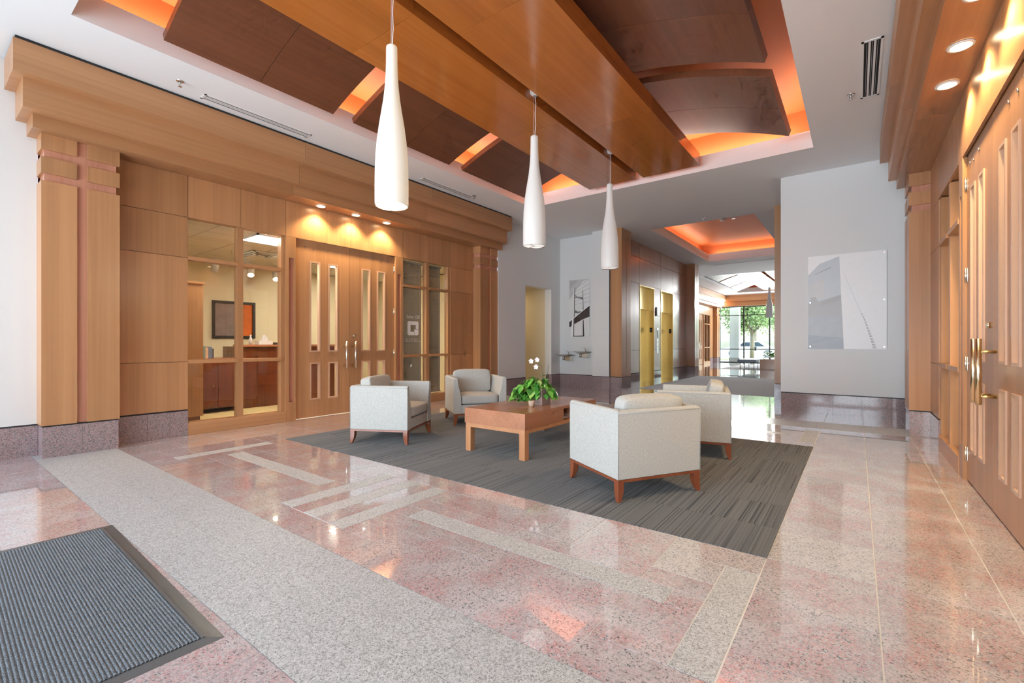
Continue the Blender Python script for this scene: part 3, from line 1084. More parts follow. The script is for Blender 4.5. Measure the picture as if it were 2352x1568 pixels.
for z in (1.05, 1.18):
    MB().tube([(lx + 0.012, 13.975, z), (lx + 0.02, 13.975, z)], 0.02, 12).build('button', 'white_enamel', st)
box('screen', lx + 0.012, lx + 0.015, 13.93, 14.02, 1.3, 1.55, 'black_plastic', st)
hl = MB().box(lx, lx + 0.03, 13.84, 14.1, 1.98, 2.25).build('hall_lantern', 'black_plastic', label='black lift direction lantern above the call panel', cat='lantern', loc=(lx, 13.97, 1.98))
MB().box(lx + 0.03, lx + 0.034, 13.90, 14.04, 2.0, 2.23).build('face_plate', 'nickel', hl)
MB().prism([(13.935, 2.14), (14.005, 2.14), (13.97, 2.06)], 'x', lx + 0.034, lx + 0.036).build('arrow', 'black_plastic', hl)
# passage behind the opening beyond the left shopfront
mb = MB()
mb.box(-6.66, -8.6, 10.40, 10.5, 0, 2.7).box(-6.66, -8.6, 9.0, 9.1, 0, 2.7).box(-8.5, -8.6, 9.1, 10.4, 0, 2.7).box(-6.66, -8.6, 9.0, 10.5, 2.62, 2.7)
mb.build('wall_passage', 'passage_paint', kind='structure', label='yellowish walls of the side passage seen through the opening', fix=False)
pl = bpy.data.lights.new('passage_lamp', 'AREA')
pl.size = 0.4
pl.energy = 6
pl.color = (1, 0.80, 0.50)
po = bpy.data.objects.new('passage_lamp', pl)
COL.objects.link(po)
po.location = (-7.9, 9.7, 2.6)

# ------------------------------------------------------------------ office suites behind the shopfronts
RB = -10.05
mb = MB()
so = mb.box(RB, RB - 0.1, 1.4, 7.6, 0, 2.75).build('wall_office_back', 'cream_paint', kind='structure', label='cream back wall of the office seen through the left window', fix=False)
box('wall_office_near', RB, -6.84, 1.3, 1.4, 0, 2.75, 'cream_paint', kind='structure', label='cream side wall of the office, left of its window')
box('wall_office_far', RB, -6.84, 7.6, 7.7, 0, 2.75, 'cream_paint', kind='structure', label='cream side wall of the office behind the blinds')
box('floor_office', RB, -6.84, 1.4, 7.6, -0.004, 0.004, 'beige_carpet', kind='structure', label='beige carpet of the office behind the left window')
oc = empty('ceiling_office', (-8.4, 4.5, 2.75), 'suspended tile ceiling of the office behind the left window', kind='structure')
for i in range(6):
    for j in range(10):
        x0 = -6.86 - (i + 1) * 0.61
        y0 = 1.42 + j * 0.61
        box('ceiling_panel', x0 + 0.01, x0 + 0.60, y0 + 0.01, y0 + 0.60, 2.755, 2.765, 'ceiling_tile', oc)
box('grid', RB, -6.84, 1.4, 7.6, 2.765, 2.8, 'white_enamel', oc)
mb = MB()
mb.box(0.88, 3.8, 1.3, 1.4, 0, 2.8).box(0.88, 3.8, 7.6, 7.7, 0, 2.8).box(3.7, 3.8, 1.4, 7.6, 0, 2.8).box(0.88, 3.8, 1.3, 7.7, 2.75, 2.85)
s2 = mb.build('wall_office_right', 'cream_paint', kind='structure', label='walls of the office behind the right shopfront', fix=False)
box('office_floor', 0.88, 3.7, 1.4, 7.6, -0.004, 0.004, 'beige_carpet', s2)
def troffer(x, y, lab, w=0.6, l=0.6):
    o = empty('troffer_light', (x, y, 2.75), lab, 'light')
    mb = MB()
    mb.box(x - w / 2, x + w / 2, y - l / 2, y - l / 2 + 0.03, 2.73, 2.755).box(x - w / 2, x + w / 2, y + l / 2 - 0.03, y + l / 2, 2.73, 2.755)
    mb.box(x - w / 2, x - w / 2 + 0.03, y - l / 2, y + l / 2, 2.73, 2.755).box(x + w / 2 - 0.03, x + w / 2, y - l / 2, y + l / 2, 2.73, 2.755)
    mb.build('frame', 'white_enamel', o, fix=False)
    box('diffuser', x - w / 2 + 0.03, x + w / 2 - 0.03, y - l / 2 + 0.03, y + l / 2 - 0.03, 2.738, 2.75, 'troffer', o)
troffer(-7.27, 3.43, 'square lit ceiling panel of the office seen through the left window')
troffer(-8.5, 5.6, 'square lit ceiling panel deep inside the office behind the left doors')
troffer(2.2, 4.5, 'square lit ceiling panel of the office behind the right doors')
v = empty('ceiling_vent', (-8.55, 3.93, 2.74), 'square louvred ceiling vent of the office behind the left window', 'vent')
for k in range(4):
    a = 0.27 - k * 0.065
    mb = MB()
    mb.box(-8.55 - a, -8.55 + a, 3.93 - a, 3.93 - a + 0.03, 2.735 - k * 0.002, 2.75).box(-8.55 - a, -8.55 + a, 3.93 + a - 0.03, 3.93 + a, 2.735 - k * 0.002, 2.75)
    mb.box(-8.55 - a, -8.55 - a + 0.03, 3.93 - a, 3.93 + a, 2.735 - k * 0.002, 2.75).box(-8.55 + a - 0.03, -8.55 + a, 3.93 - a, 3.93 + a, 2.735 - k * 0.002, 2.75)
    mb.build('louvre', 'white_enamel', v, fix=False)
box('opening', -8.8, -8.3, 3.68, 4.18, 2.75, 2.753, 'dark_void', v)
for (x, y, lit, nm) in ((-9.3, 3.45, False, 'unlit, left of the three'), (-9.5, 4.14, True, 'middle, shining'), (-9.7, 4.72, True, 'right of the three, shining')):
    o = empty('track_spot', (x, y, 2.72), 'white cylindrical office spotlight, %s' % nm, 'light', 'office track spotlights')
    MB().tube([(x, y, 2.75), (x, y, 2.62)], 0.012, 8).build('stem', 'white_enamel', o)
    tgt = Vector((x - 0.11, y + 0.02, 2.47)) if not lit else Vector((x + 0.10, y - 0.04, 2.47))
    MB().tube([Vector((x, y, 2.61)) - (tgt - Vector((x, y, 2.61))) * 0.3, tgt], 0.062, 18).build('can', 'white_enamel', o)
    if lit:
        dr_ = (tgt - Vector((x, y, 2.61))).normalized()
        MB().tube([tgt, tgt + dr_ * 0.004], 0.05, 18).build('lens', 'spot_glow', o)
o = MB().tube([(-8.68, 3.47, 2.755), (-8.68, 3.47, 2.70)], 0.012, 8).build('sprinkler', 'chrome', label='small sprinkler on the office ceiling behind the left window', cat='sprinkler')
# picture, cabinet, counter and what stands on it
pf = empty('framed_print', (RB, 4.06, 1.25), 'dark-framed orange and grey abstract print on the cream office wall', 'picture')
mb = MB()
for a, b, c, d in ((3.66, 4.46, 1.25, 1.30), (3.66, 4.46, 1.94, 1.99), (3.66, 3.71, 1.30, 1.94), (4.41, 4.46, 1.30, 1.94)):
    mb.box(RB, RB + 0.035, a, b, c, d)
mb.build('frame', 'black_trim', pf, fix=False)
plain('print_grey', (0.26, 0.20, 0.19), 0.3, 0, 6, 0.4)
plain('print_orange', (0.62, 0.14, 0.03), 0.3, 0, 6, 0.35)
box('print', RB, RB + 0.012, 3.71, 4.12, 1.30, 1.94, 'print_grey', pf)
box('print', RB, RB + 0.012, 4.12, 4.41, 1.30, 1.94, 'print_orange', pf)
cb = empty('tall_cabinet', (-7.98, 2.45, 0), 'tall maple cabinet at the left edge of the office window', 'cabinet')
box('carcass', -8.25, -7.72, 2.18, 2.70, 0.08, 2.02, 'maple', cb)
box('plinth', -8.22, -7.75, 2.2, 2.67, 0, 0.08, 'mahogany', cb)
box('top', -8.27, -7.70, 2.16, 2.72, 2.02, 2.05, 'maple', cb)
ct = empty('reception_counter', (-9.0, 4.4, 0), 'dark mahogany reception counter behind the left window', 'counter')
box('front_panel', -8.66, -8.62, 3.63, 5.4, 0.0, 1.09, 'mahogany', ct)
box('end_panel', -9.46, -8.66, 3.63, 3.67, 0.0, 1.09, 'mahogany', ct)
box('back_panel', -9.46, -9.42, 3.67, 5.4, 0.0, 0.75, 'mahogany', ct)
box('worktop', -9.46, -8.66, 3.67, 5.4, 0.72, 0.75, 'mahogany', ct)
box('transaction_top', -8.95, -8.55, 3.6, 5.45, 1.09, 1.125, 'cherry', ct)
cr = empty('credenza', (-8.7, 3.1, 0), 'low dark wood credenza under the row of books in the office', 'cabinet')
box('carcass', -9.1, -8.45, 2.74, 3.58, 0.08, 0.87, 'mahogany', cr)
box('top', -9.12, -8.42, 2.73, 3.6, 0.87, 0.9, 'cherry', cr)
for a in (2.76, 3.17):
    dd = box('door', -8.45, -8.435, a, a + 0.39, 0.1, 0.85, 'mahogany', cr)
    MB().tube([(-8.435, a + 0.33, 0.45), (-8.41, a + 0.33, 0.45)], 0.012, 8).build('knob', 'brass', dd)
bc = [((0.05, 0.05, 0.06), 0.2, 'black'), ((0.75, 0.72, 0.65), 0.18, 'cream'), ((0.55, 0.20, 0.12), 0.19, 'red'), ((0.16, 0.28, 0.24), 0.2, 'green'), ((0.70, 0.45, 0.30), 0.18, 'tan'), ((0.15, 0.20, 0.30), 0.19, 'navy'), ((0.08, 0.09, 0.09), 0.16, 'charcoal')]
y = 2.86
for i, (c, h, nm) in enumerate(bc):
    plain('book_' + nm, c, 0.6)
    t_ = 0.03 + 0.012 * (i % 3)
    b = empty('book', (-8.6, y + t_ / 2, 0.9), 'upright %s book in the row on the office credenza' % nm, 'book', 'books on the credenza')
    box('cover', -8.68, -8.53, y, y + t_ - 0.002, 0.9, 0.9 + h, 'book_' + nm, b)
    box('pages', -8.675, -8.54, y + 0.004, y + t_ - 0.006, 0.9 + h, 0.9 + h + 0.001, 'petal', b)
    y += t_
bt = empty('sanitizer_bottle', (-8.72, 3.72, 1.125), 'clear sanitizer bottle with white label on the reception counter', 'bottle')
MB().lathe([(0.001, 0), (0.027, 0.002), (0.027, 0.11), (0.012, 0.135), (0.012, 0.15)], (-8.72, 3.80, 1.125), 16).build('body', 'white_enamel', bt)
MB().lathe([(0.014, 0.15), (0.014, 0.175), (0.001, 0.177)], (-8.72, 3.80, 1.125), 16).build('cap', 'petal', bt)
tb = empty('tissue_box', (-8.7, 4.0, 1.125), 'white tissue box with a raised tissue on the reception counter', 'tissue box')
box('carton', -8.78, -8.62, 3.90, 4.14, 1.125, 1.195, 'white_enamel', tb)
mb = MB()
tp = []
for k in range(9):
    a = k / 8
    tp.append((3.97 + 0.12 * a, 1.195))
for k in range(8):
    yv = 3.97 + 0.12 * k / 8
    h0 = 1.195 + 0.11 * math.sin(0.4 + 2.3 * k / 8)
    h1 = 1.195 + 0.11 * math.sin(0.4 + 2.3 * (k + 1) / 8)
    w0 = 0.02 * math.sin(k * 1.7)
    w1 = 0.02 * math.sin((k + 1) * 1.7)
    mb.quad([(-8.70, yv, 1.195), (-8.70, yv + 0.015, 1.195), (-8.70 + w1, yv + 0.015, h1), (-8.70 + w0, yv, h0)], 0, True)
    mb.quad([(-8.694, yv, 1.195), (-8.694, yv + 0.015, 1.195), (-8.694 + w1, yv + 0.015, h1), (-8.694 + w0, yv, h0)], 0, True)
mb.build('tissue', 'petal', tb, fix=False)
ph = empty('black_tray', (-8.72, 4.35, 1.125), 'flat black tray at the right end of the reception counter', 'tray')
box('tray_base', -8.8, -8.62, 4.22, 4.52, 1.125, 1.135, 'black_plastic', ph)
box('tray_body', -8.79, -8.63, 4.23, 4.51, 1.135, 1.165, 'black_plastic', ph)
# venetian blinds behind the lettered window
for k, (y0, y1) in enumerate(((5.64, 6.15), (6.23, 6.66))):
    b = empty('venetian_blind', (-6.83, (y0 + y1) / 2, 2.7), 'closed beige venetian blind behind the %s panes of the lettered window' % ('left' if k == 0 else 'right'), 'blind', 'venetian blinds of the lettered window')
    box('head_rail', -6.85, -6.81, y0, y1, 2.67, 2.71, 'blind_vinyl', b)
    mb = MB()
    z = 0.2
    while z < 2.66:
        mb.box(-0.0165, 0.0165, y0, y1, -0.0007, 0.0007, 0, Matrix.Translation((-6.84, 0, z)) @ Matrix.Rotation(R(57), 4, 'Y'))
        z += 0.027
    mb.build('slats', 'blind_vinyl', b, kind='stuff', fix=False)
    box('bottom_rail', -6.845, -6.815, y0, y1, 0.17, 0.185, 'blind_vinyl', b)
    for yy_ in (y0 + 0.06, y1 - 0.06):
        MB().tube([(-6.815, yy_, 0.18), (-6.815, yy_, 2.68)], 0.0012, 5).build('cord', 'petal', b)
# lettering on the glass
plain('vinyl_letter', (0.86, 0.86, 0.85), 0.5)
sg = empty('window_lettering', (-6.75, 5.86, 1.15), 'white vinyl suite lettering and square logo on the window pane', 'sign')
Mx = Matrix.Rotation(R(90), 4, 'Z') @ Matrix.Rotation(R(90), 4, 'X')
gx = -6.7625
text_mesh('suite_text', 'Suite 120', 0.092, 'vinyl_letter', sg, Matrix.Translation((gx, 5.882, 1.622)) @ Mx, 0.92)
def rr(y0, y1, z0, z1, r, n=6):
    pts = []
    for cy_, cz_, a0 in ((y1 - r, z0 + r, -90), (y1 - r, z1 - r, 0), (y0 + r, z1 - r, 90), (y0 + r, z0 + r, 180)):
        for i in range(n + 1):
            a = R(a0 + 90 * i / n)
            pts.append((cy_ + r * math.cos(a), cz_ + r * math.sin(a)))
    return pts
mb = MB()
oy0, oy1, oz0, oz1 = 5.745, 6.02, 1.30, 1.568
iy0, iy1, iz0, iz1 = 5.818, 5.948, 1.37, 1.50
outer = rr(oy0, oy1, oz0, oz1, 0.035)
def ringq(p0, p1, q0, q1):
    mb.prism([p0, p1, q1, q0], 'x', gx, gx + 0.001)
mb.prism([(oy0 + 0.03, iz1), (oy1, iz1), (oy1, oz1 - 0.03), (oy1 - 0.01, oz1 - 0.01), (oy1 - 0.03, oz1), (oy0 + 0.03, oz1), (oy0 + 0.01, oz1 - 0.01), (oy0, oz1 - 0.03), (oy0, iz1)], 'x', gx, gx + 0.001)
mb.prism([(oy0, oz0 + 0.03), (oy0 + 0.01, oz0 + 0.01), (oy0 + 0.03, oz0), (iy0, oz0), (iy0, iz1), (oy0, iz1)], 'x', gx, gx + 0.001)
mb.prism([(iy0, oz0), (5.903, oz0), (5.903, iz0), (iy0, iz0)], 'x', gx, gx + 0.001)
mb.prism([(iy1, 1.42), (oy1, 1.42), (oy1, iz1), (iy1, iz1)], 'x', gx, gx + 0.001)
mb.prism([(5.911, oz0), (oy1 - 0.03, oz0), (oy1 - 0.01, oz0 + 0.01), (oy1, oz0 + 0.03), (oy1, 1.412), (5.911, 1.412)], 'x', gx, gx + 0.001)
mb.build('square_logo', 'vinyl_letter', sg)
# wide outline lettering built from strokes
mb = MB()
LZ, LH, SW = 1.183, 0.055, 0.0055
def stroke(pts):
    for (a, b), (c, d) in zip(pts[:-1], pts[1:]):
        L_ = math.hypot(c - a, d - b)
        ny, nz_ = -(d - b) / L_ * SW / 2, (c - a) / L_ * SW / 2
        mb.prism([(a + ny, b + nz_), (c + ny, d + nz_), (c - ny, d - nz_), (a - ny, b - nz_)], 'x', gx, gx + 0.001)
lw_ = 0.062
gp = 0.0155
yb = 5.656
def P2(k, u, v):
    return (yb + k * (lw_ + gp) + u * lw_, LZ + v * LH)
c = 0.2
OO = [(c, 0), (1 - c, 0), (1, c), (1, 1 - c), (1 - c, 1), (c, 1), (0, 1 - c), (0, c), (c, 0)]
stroke([P2(0, *p) for p in OO]); stroke([P2(0, 0.62, 0.35), P2(0, 1.05, -0.08)])
stroke([P2(1, *p) for p in ((0, 1), (0, c), (c, 0), (1 - c, 0), (1, c), (1, 1))])
stroke([P2(2, 0.3, 0), P2(2, 0.3, 1)])
k3 = 2.55
stroke([P2(k3, *p) for p in ((0, 0), (0, 1), (1 - c, 1), (1, 1 - c), (1, c), (1 - c, 0), (0, 0))])
stroke([P2(k3 + 1, *p) for p in ((1, 1), (0, 1), (0, 0), (1, 0))]); stroke([P2(k3 + 1, 0, 0.5), P2(k3 + 1, 0.9, 0.5)])
stroke([P2(k3 + 2, *p) for p in ((0, 1), (0, 0), (1, 0))])
mb.build('name_text', 'vinyl_letter', sg)

# ------------------------------------------------------------------ ceiling fixtures
def slot_vent(x0, x1, y0, y1, lab):
    o = empty('slot_diffuser', ((x0 + x1) / 2, (y0 + y1) / 2, ZC), lab, 'vent', 'linear slot diffusers')
    z = ZC
    w = x1 - x0
    mb = MB()
    mb.box(x0, x1, y0, y0 + 0.025, z - 0.005, z).box(x0, x1, y1 - 0.025, y1, z - 0.005, z)
    mb.box(x0, x0 + 0.02, y0, y1, z - 0.005, z).box(x1 - 0.02, x1, y0, y1, z - 0.005, z)
    mb.build('frame', 'white_enamel', o, fix=False)
    box('dark_slot', x0 + 0.02, x1 - 0.02, y0 + 0.025, y1 - 0.025, z - 0.002, z, 'dark_void', o)
    for k in (1, 2):
        xc = x0 + 0.02 + (w - 0.04) * k / 3
        box('divider', xc - 0.009, xc + 0.009, y0 + 0.02, y1 - 0.02, z - 0.005, z - 0.001, 'white_enamel', o)
    for k in range(3):
        xc = x0 + 0.02 + (w - 0.04) * (k + 0.5) / 3
        box('blade', xc - 0.002, xc + 0.002, y0 + 0.03, y1 - 0.03, z - 0.004, z - 0.001, 'grey_paper', o)
slot_vent(-6.04, -5.90, 2.08, 3.36, 'three-slot linear ceiling diffuser above the left shopfront, near the entrance')
slot_vent(-6.04, -5.90, 5.37, 6.68, 'three-slot linear ceiling diffuser above the left shopfront, near the corridor')
slot_vent(0.035, 0.20, 5.42, 6.66, 'three-slot linear ceiling diffuser beside the right cornice')
def sprinkler(x, y, z, lab):
    o = empty('sprinkler', (x, y, z), lab, 'sprinkler', 'ceiling sprinklers')
    MB().lathe([(0.038, 0), (0.036, -0.006), (0.014, -0.01), (0.012, 0)], (x, y, z), 18).build('escutcheon', 'chrome', o)
    m = MB()
    m.tube([(x, y, z), (x, y, z - 0.03)], 0.009, 8)
    m.tube([(x - 0.014, y, z - 0.025), (x - 0.012, y, z - 0.045), (x, y, z - 0.055)], 0.003, 6)
    m.tube([(x + 0.014, y, z - 0.025), (x + 0.012, y, z - 0.045), (x, y, z - 0.055)], 0.003, 6)
    m.build('frame', 'steel', o)
    MB().lathe([(0.001, -0.055), (0.02, -0.056), (0.02, -0.058), (0.001, -0.059)], (x, y, z), 14).build('deflector', 'chrome', o)
sprinkler(-5.83, 1.82, ZC, 'small chrome sprinkler on the ceiling near the left cornice corner')
sprinkler(-5.85, 6.60, ZC, 'small chrome sprinkler at the end of the far left slot diffuser')
sprinkler(-0.055, 6.48, ZC, 'small chrome sprinkler beside the slot diffuser on the right')
sprinkler(-2.756, 10.82, ZC, 'small chrome sprinkler in front of the corridor coffer')
sd = empty('smoke_detector', (-2.95, 13.59, 4.56), 'round white smoke detector on the orange corridor ceiling', 'detector')
MB().lathe([(0.075, 0), (0.075, -0.02), (0.05, -0.05), (0.001, -0.055)], (-2.95, 13.59, 4.56), 20).build('body', 'white_enamel', sd)
MB().lathe([(0.078, 0), (0.078, -0.01), (0.07, -0.012)], (-2.95, 13.59, 4.56), 20).build('base_ring', 'nickel', sd)
downl = empty('emergency_light', (-2.68, 13.6, 4.56), 'small white twin light on the orange corridor ceiling', 'light')
box('body', -2.73, -2.63, 13.57, 13.63, 4.53, 4.56, 'white_enamel', downl)
box('lens', -2.72, -2.64, 13.575, 13.625, 4.525, 4.53, 'diffuser_dim', downl)
sl = empty('slot_diffuser', (-3.0, 17.7, ZC), 'long white linear diffuser beyond the corridor coffer', 'vent', 'linear slot diffusers')
box('frame', -4.2, -1.8, 17.66, 17.74, ZC - 0.012, ZC, 'white_enamel', sl)
box('blade', -4.15, -1.85, 17.69, 17.71, ZC - 0.015, ZC - 0.012, 'grey_paper', sl)

# pendants
PROF = [(0.132, 0.0), (0.1335, 0.03), (0.134, 0.16), (0.1325, 0.30), (0.127, 0.42), (0.116, 0.54), (0.101, 0.65), (0.083, 0.76), (0.067, 0.86), (0.0555, 0.96), (0.0485, 1.06), (0.0455, 1.16), (0.0445, 1.27), (0.043, 1.293), (0.034, 1.302), (0.004, 1.304)]
def pendant(x, y, zb, mat, lens, lab, glow=0):
    o = empty('pendant_lamp', (x, y, zb), lab, 'lamp', 'bottle-shaped pendants')
    MB().lathe(PROF, (x, y, zb), 48).build('shade', mat, o)
    MB().lathe([(0.132, 0.0), (0.128, -0.003), (0.124, 0.0), (0.124, 0.012)], (x, y, zb), 48).build('rim', 'steel', o)
    MB().lathe([(0.0005, 0.006), (0.125, 0.006)], (x, y, zb), 48).build('diffuser', lens, o)
    m = MB()
    for k in range(3):
        a = R(35 + 120 * k)
        p = Vector((math.cos(a), math.sin(a), 0))
        q = Vector((-math.sin(a), math.cos(a), 0)) * 0.0045
        c0 = Vector((x, y, zb))
        e = c0 + p * 0.125
        for zz_ in (0.002,):
            m.quad([c0 - q + Vector((0, 0, zz_)), e - q + Vector((0, 0, zz_)), e + q + Vector((0, 0, zz_)), c0 + q + Vector((0, 0, zz_))])
            m.quad([c0 - q + Vector((0, 0, 0.006)), c0 + q + Vector((0, 0, 0.006)), e + q + Vector((0, 0, 0.006)), e - q + Vector((0, 0, 0.006))])
            m.quad([c0 - q + Vector((0, 0, zz_)), c0 - q + Vector((0, 0, 0.006)), e - q + Vector((0, 0, 0.006)), e - q + Vector((0, 0, zz_))])
            m.quad([c0 + q + Vector((0, 0, zz_)), e + q + Vector((0, 0, zz_)), e + q + Vector((0, 0, 0.006)), c0 + q + Vector((0, 0, 0.006))])
    m.build('spokes', 'steel', o)
    zt = zb + 1.30
    zc = 4.10
    MB().tube([(x - 0.006, y, zt), (x - 0.006, y, zc)], 0.0016, 6).build('suspension_wire', 'white_enamel', o)
    h = zc - zt
    MB().tube([(x + 0.006, y, zt), (x + 0.02, y, zt + h * 0.25), (x + 0.012, y, zt + h * 0.5), (x + 0.022, y, zt + h * 0.75), (x + 0.004, y, zc)], 0.0035, 8).build('cord', 'petal', o)
    MB().lathe([(0.012, -0.03), (0.05, -0.022), (0.062, 0.0), (0.062, 0.035)], (x, y, zc), 24).build('canopy', 'white_enamel', o)
    if glow:
        ld = bpy.data.lights.new('pendant_bulb', 'POINT')
        ld.energy = glow
        ld.color = (1, 0.85, 0.6)
        ld.shadow_soft_size = 0.1
        lo = bpy.data.objects.new('pendant_bulb', ld)
        COL.objects.link(lo)
        lo.parent = o
        lo.location = (0, 0, -0.12)
XP = -3.03
pendant(-3.03, 2.41, 2.265, 'opal_lit', 'diffuser_glow', 'white bottle-shaped glass pendant, warmly lit, nearest the camera', 14)
pendant(-3.05, 4.51, 2.295, 'opal', 'diffuser_dim', 'white bottle-shaped glass pendant in the middle of the row of three')
pendant(-3.06, 6.60, 2.31, 'opal', 'diffuser_dim', 'white bottle-shaped glass pendant nearest the bridge picture')
pendant(-3.0, 22.4, 2.25, 'opal_grey', 'diffuser_dim', 'small grey-looking bottle pendant far away before the rear glass wall')

# ------------------------------------------------------------------ pictures on the walls
def art(name, lab, Yp, x0, x1, z0, z1, base, polys, corner):
    o = empty(name, ((x0 + x1) / 2, Yp, z0), lab, 'picture')
    box('panel', x0, x1, Yp - 0.025, Yp - 0.008, z0, z1, base, o)
    mats = []
    mb = MB()
    for i, (mat, pts) in enumerate(polys):
        if mat not in mats:
            mats.append(mat)
        yv = Yp - 0.0252 - 0.00006 * (i + 1)
        mb.quad([(x0 + u * (x1 - x0), yv, z0 + v * (z1 - z0)) for u, v in pts], mats.index(mat))
    mb.build('print', mats, o, fix=False)
    if corner:
        for u, v in ((0.03, 0.025), (0.97, 0.025), (0.03, 0.975), (0.97, 0.975), (0.03, 0.5), (0.97, 0.5)):
            xx, zz_ = x0 + u * (x1 - x0), z0 + v * (z1 - z0)
            MB().tube([(xx, Yp, zz_), (xx, Yp - 0.034, zz_)], 0.011, 14).build('standoff_cap', 'chrome', o)
    return o
for n, c in (('p_sky', 0.80), ('p_white', 0.94), ('p_light', 0.66), ('p_mid', 0.50), ('p_grey', 0.36), ('p_dark', 0.20), ('p_black', 0.035), ('p_soft', 0.60)):
    plain(n, (c, c, c * 1.01), 0.35, 0, 20, 0.03)
plain('p_brown', (0.055, 0.035, 0.035), 0.35)
plain('p_blue', (0.62, 0.66, 0.70), 0.35, 0, 14, 0.05)
plain('p_blue2', (0.48, 0.51, 0.545), 0.35, 0, 9, 0.10)
plain('p_blue3', (0.40, 0.435, 0.475), 0.35, 0, 9, 0.10)
def av(x, y):           # pixel of the enlarged picture to 0..1
    top = 180 + (85 - 180) * (x - 93) / 1092
    bot = 1452 + 10 * (x - 93) / 1092
    return ((x - 93) / 1092, (bot - y) / (bot - top))
pol = [('p_blue', [av(93, 440), av(93, 1452), av(610, 1456), av(572, 700), av(548, 170), av(265, 275)])]
pol.append(('p_light', [av(93, 560), av(93, 800), av(572, 700), av(560, 420)]))
pol.append(('p_blue', [av(330, 300), av(330, 760), av(572, 700), av(548, 250)]))
pol.append(('p_mid', [av(93, 850), av(93, 1452), av(610, 1456), av(572, 700), av(270, 790), av(240, 795), av(205, 730), av(140, 740)]))
pol.append(('p_blue2', [av(93, 1010), av(93, 1452), av(610, 1456), av(590, 980)]))
pol.append(('p_blue3', [av(93, 1260), av(93, 1452), av(610, 1456), av(604, 1300)]))
for k in range(7):
    y = 900 + k * 75
    pol.append(('p_blue2' if y < 1010 else 'p_mid', [av(93, y + 60), av(93, y + 66), av(578 + k * 4, y - 40), av(578 + k * 4, y - 46)]))
for k in range(20):
    x = 290 + k * 14
    yt = 705 + (572 - x) * 0.28
    pol.append(('p_grey', [av(x, yt + 12), av(x, yt + 70), av(x + 4, yt + 70), av(x + 4, yt + 12)]))
pol.append(('p_grey', [av(175, 430), av(182, 433), av(432, 330), av(430, 318)]))
pol.append(('p_light', [av(604, 400), av(845, 950), av(850, 950), av(607, 400)]))
for k in range(13):
    t0, t1 = k / 13, (k + 0.72) / 13
    def ed(t):
        yy_ = 960 + t * 500
        xl = 845 + 165 * t ** 0.85
        return xl, xl + 14 + 34 * t, yy_
    a = ed(t0)
    b = ed(t1)
    pol.append(('p_soft', [av(a[0], a[2]), av(b[0], b[2]), av(b[1], b[2]), av(a[1], a[2])]))
    a = ed(t0 + 0.01)
    b = ed(t0 + 0.045)
    pol.append(('p_mid', [av(a[0] + 3, a[2]), av(b[0] + 3, b[2]), av((b[0] + b[1]) / 2, b[2]), av((a[0] + a[1]) / 2, a[2])]))
art('skyscraper_picture', 'large pale frameless print of a skyscraper on the white wall', 9.05, -0.645, 0.365, 1.058, 2.575, 'p_white', pol, True)
def bv(x, y):
    top = 100 - 30 * (x - 418) / 332
    return ((x - 418) / 332, (1015 - y) / (1015 - top))
pol = [('p_soft', [bv(418, 100), bv(418, 420), bv(640, 110), bv(750, 72)]), ('p_mid', [bv(418, 100), bv(418, 250), bv(560, 95)])]
for k in range(12):
    y0 = 80 + k * 36
    pol.append(('p_white' if k % 2 else 'p_grey', [bv(515, 230 + k * 26), bv(515, 233 + k * 26), bv(748, y0 + 4), bv(748, y0)]))
pol += [('p_black', [bv(502, 215), bv(512, 215), bv(505, 700), bv(490, 700)]), ('p_white', [bv(490, 215), bv(503, 215), bv(494, 700), bv(484, 700)]),
        ('p_black', [bv(636, 255), bv(643, 255), bv(652, 600), bv(640, 600)]), ('p_white', [bv(628, 255), bv(636, 255), bv(641, 600), bv(634, 600)]),
        ('p_dark', [bv(510, 335), bv(570, 372), bv(640, 372), bv(640, 418), bv(600, 395), bv(510, 385)]), ('p_light', [bv(512, 352), bv(560, 378), bv(545, 380), bv(512, 368)]),
        ('p_dark', [bv(498, 572), bv(560, 608), bv(640, 600), bv(640, 622), bv(560, 635), bv(496, 632)]),
        ('p_white', [bv(418, 760), bv(748, 500), bv(748, 512), bv(418, 775)]),
        ('p_brown', [bv(490, 722), bv(748, 512), bv(748, 690), bv(640, 735), bv(500, 812)]),
        ('p_brown', [bv(418, 778), bv(462, 742), bv(455, 845), bv(418, 862)]),
        ('p_white', [bv(468, 735), bv(488, 722), bv(480, 1012), bv(445, 1012)]), ('p_dark', [bv(488, 722), bv(500, 722), bv(498, 1012), bv(478, 1012)]),
        ('p_light', [bv(625, 770), bv(642, 770), bv(640, 1005), bv(622, 1005)]), ('p_black', [bv(642, 745), bv(654, 745), bv(664, 1005), bv(644, 1005)]),
        ('p_black', [bv(478, 1004), bv(664, 1000), bv(664, 1012), bv(478, 1014)])]
for k in range(5):
    y0 = 560 + k * 26
    pol.append(('p_dark', [bv(560 + k * 10, 706 + k * 12 - 14), bv(560 + k * 10, 706 + k * 12 - 11), bv(748, y0 + 3), bv(748, y0)]))
art('bridge_picture', 'tall narrow black and white print of a cable-stayed bridge', 10.80, -6.157, -5.555, 1.327, 2.828, 'p_sky', pol, False)

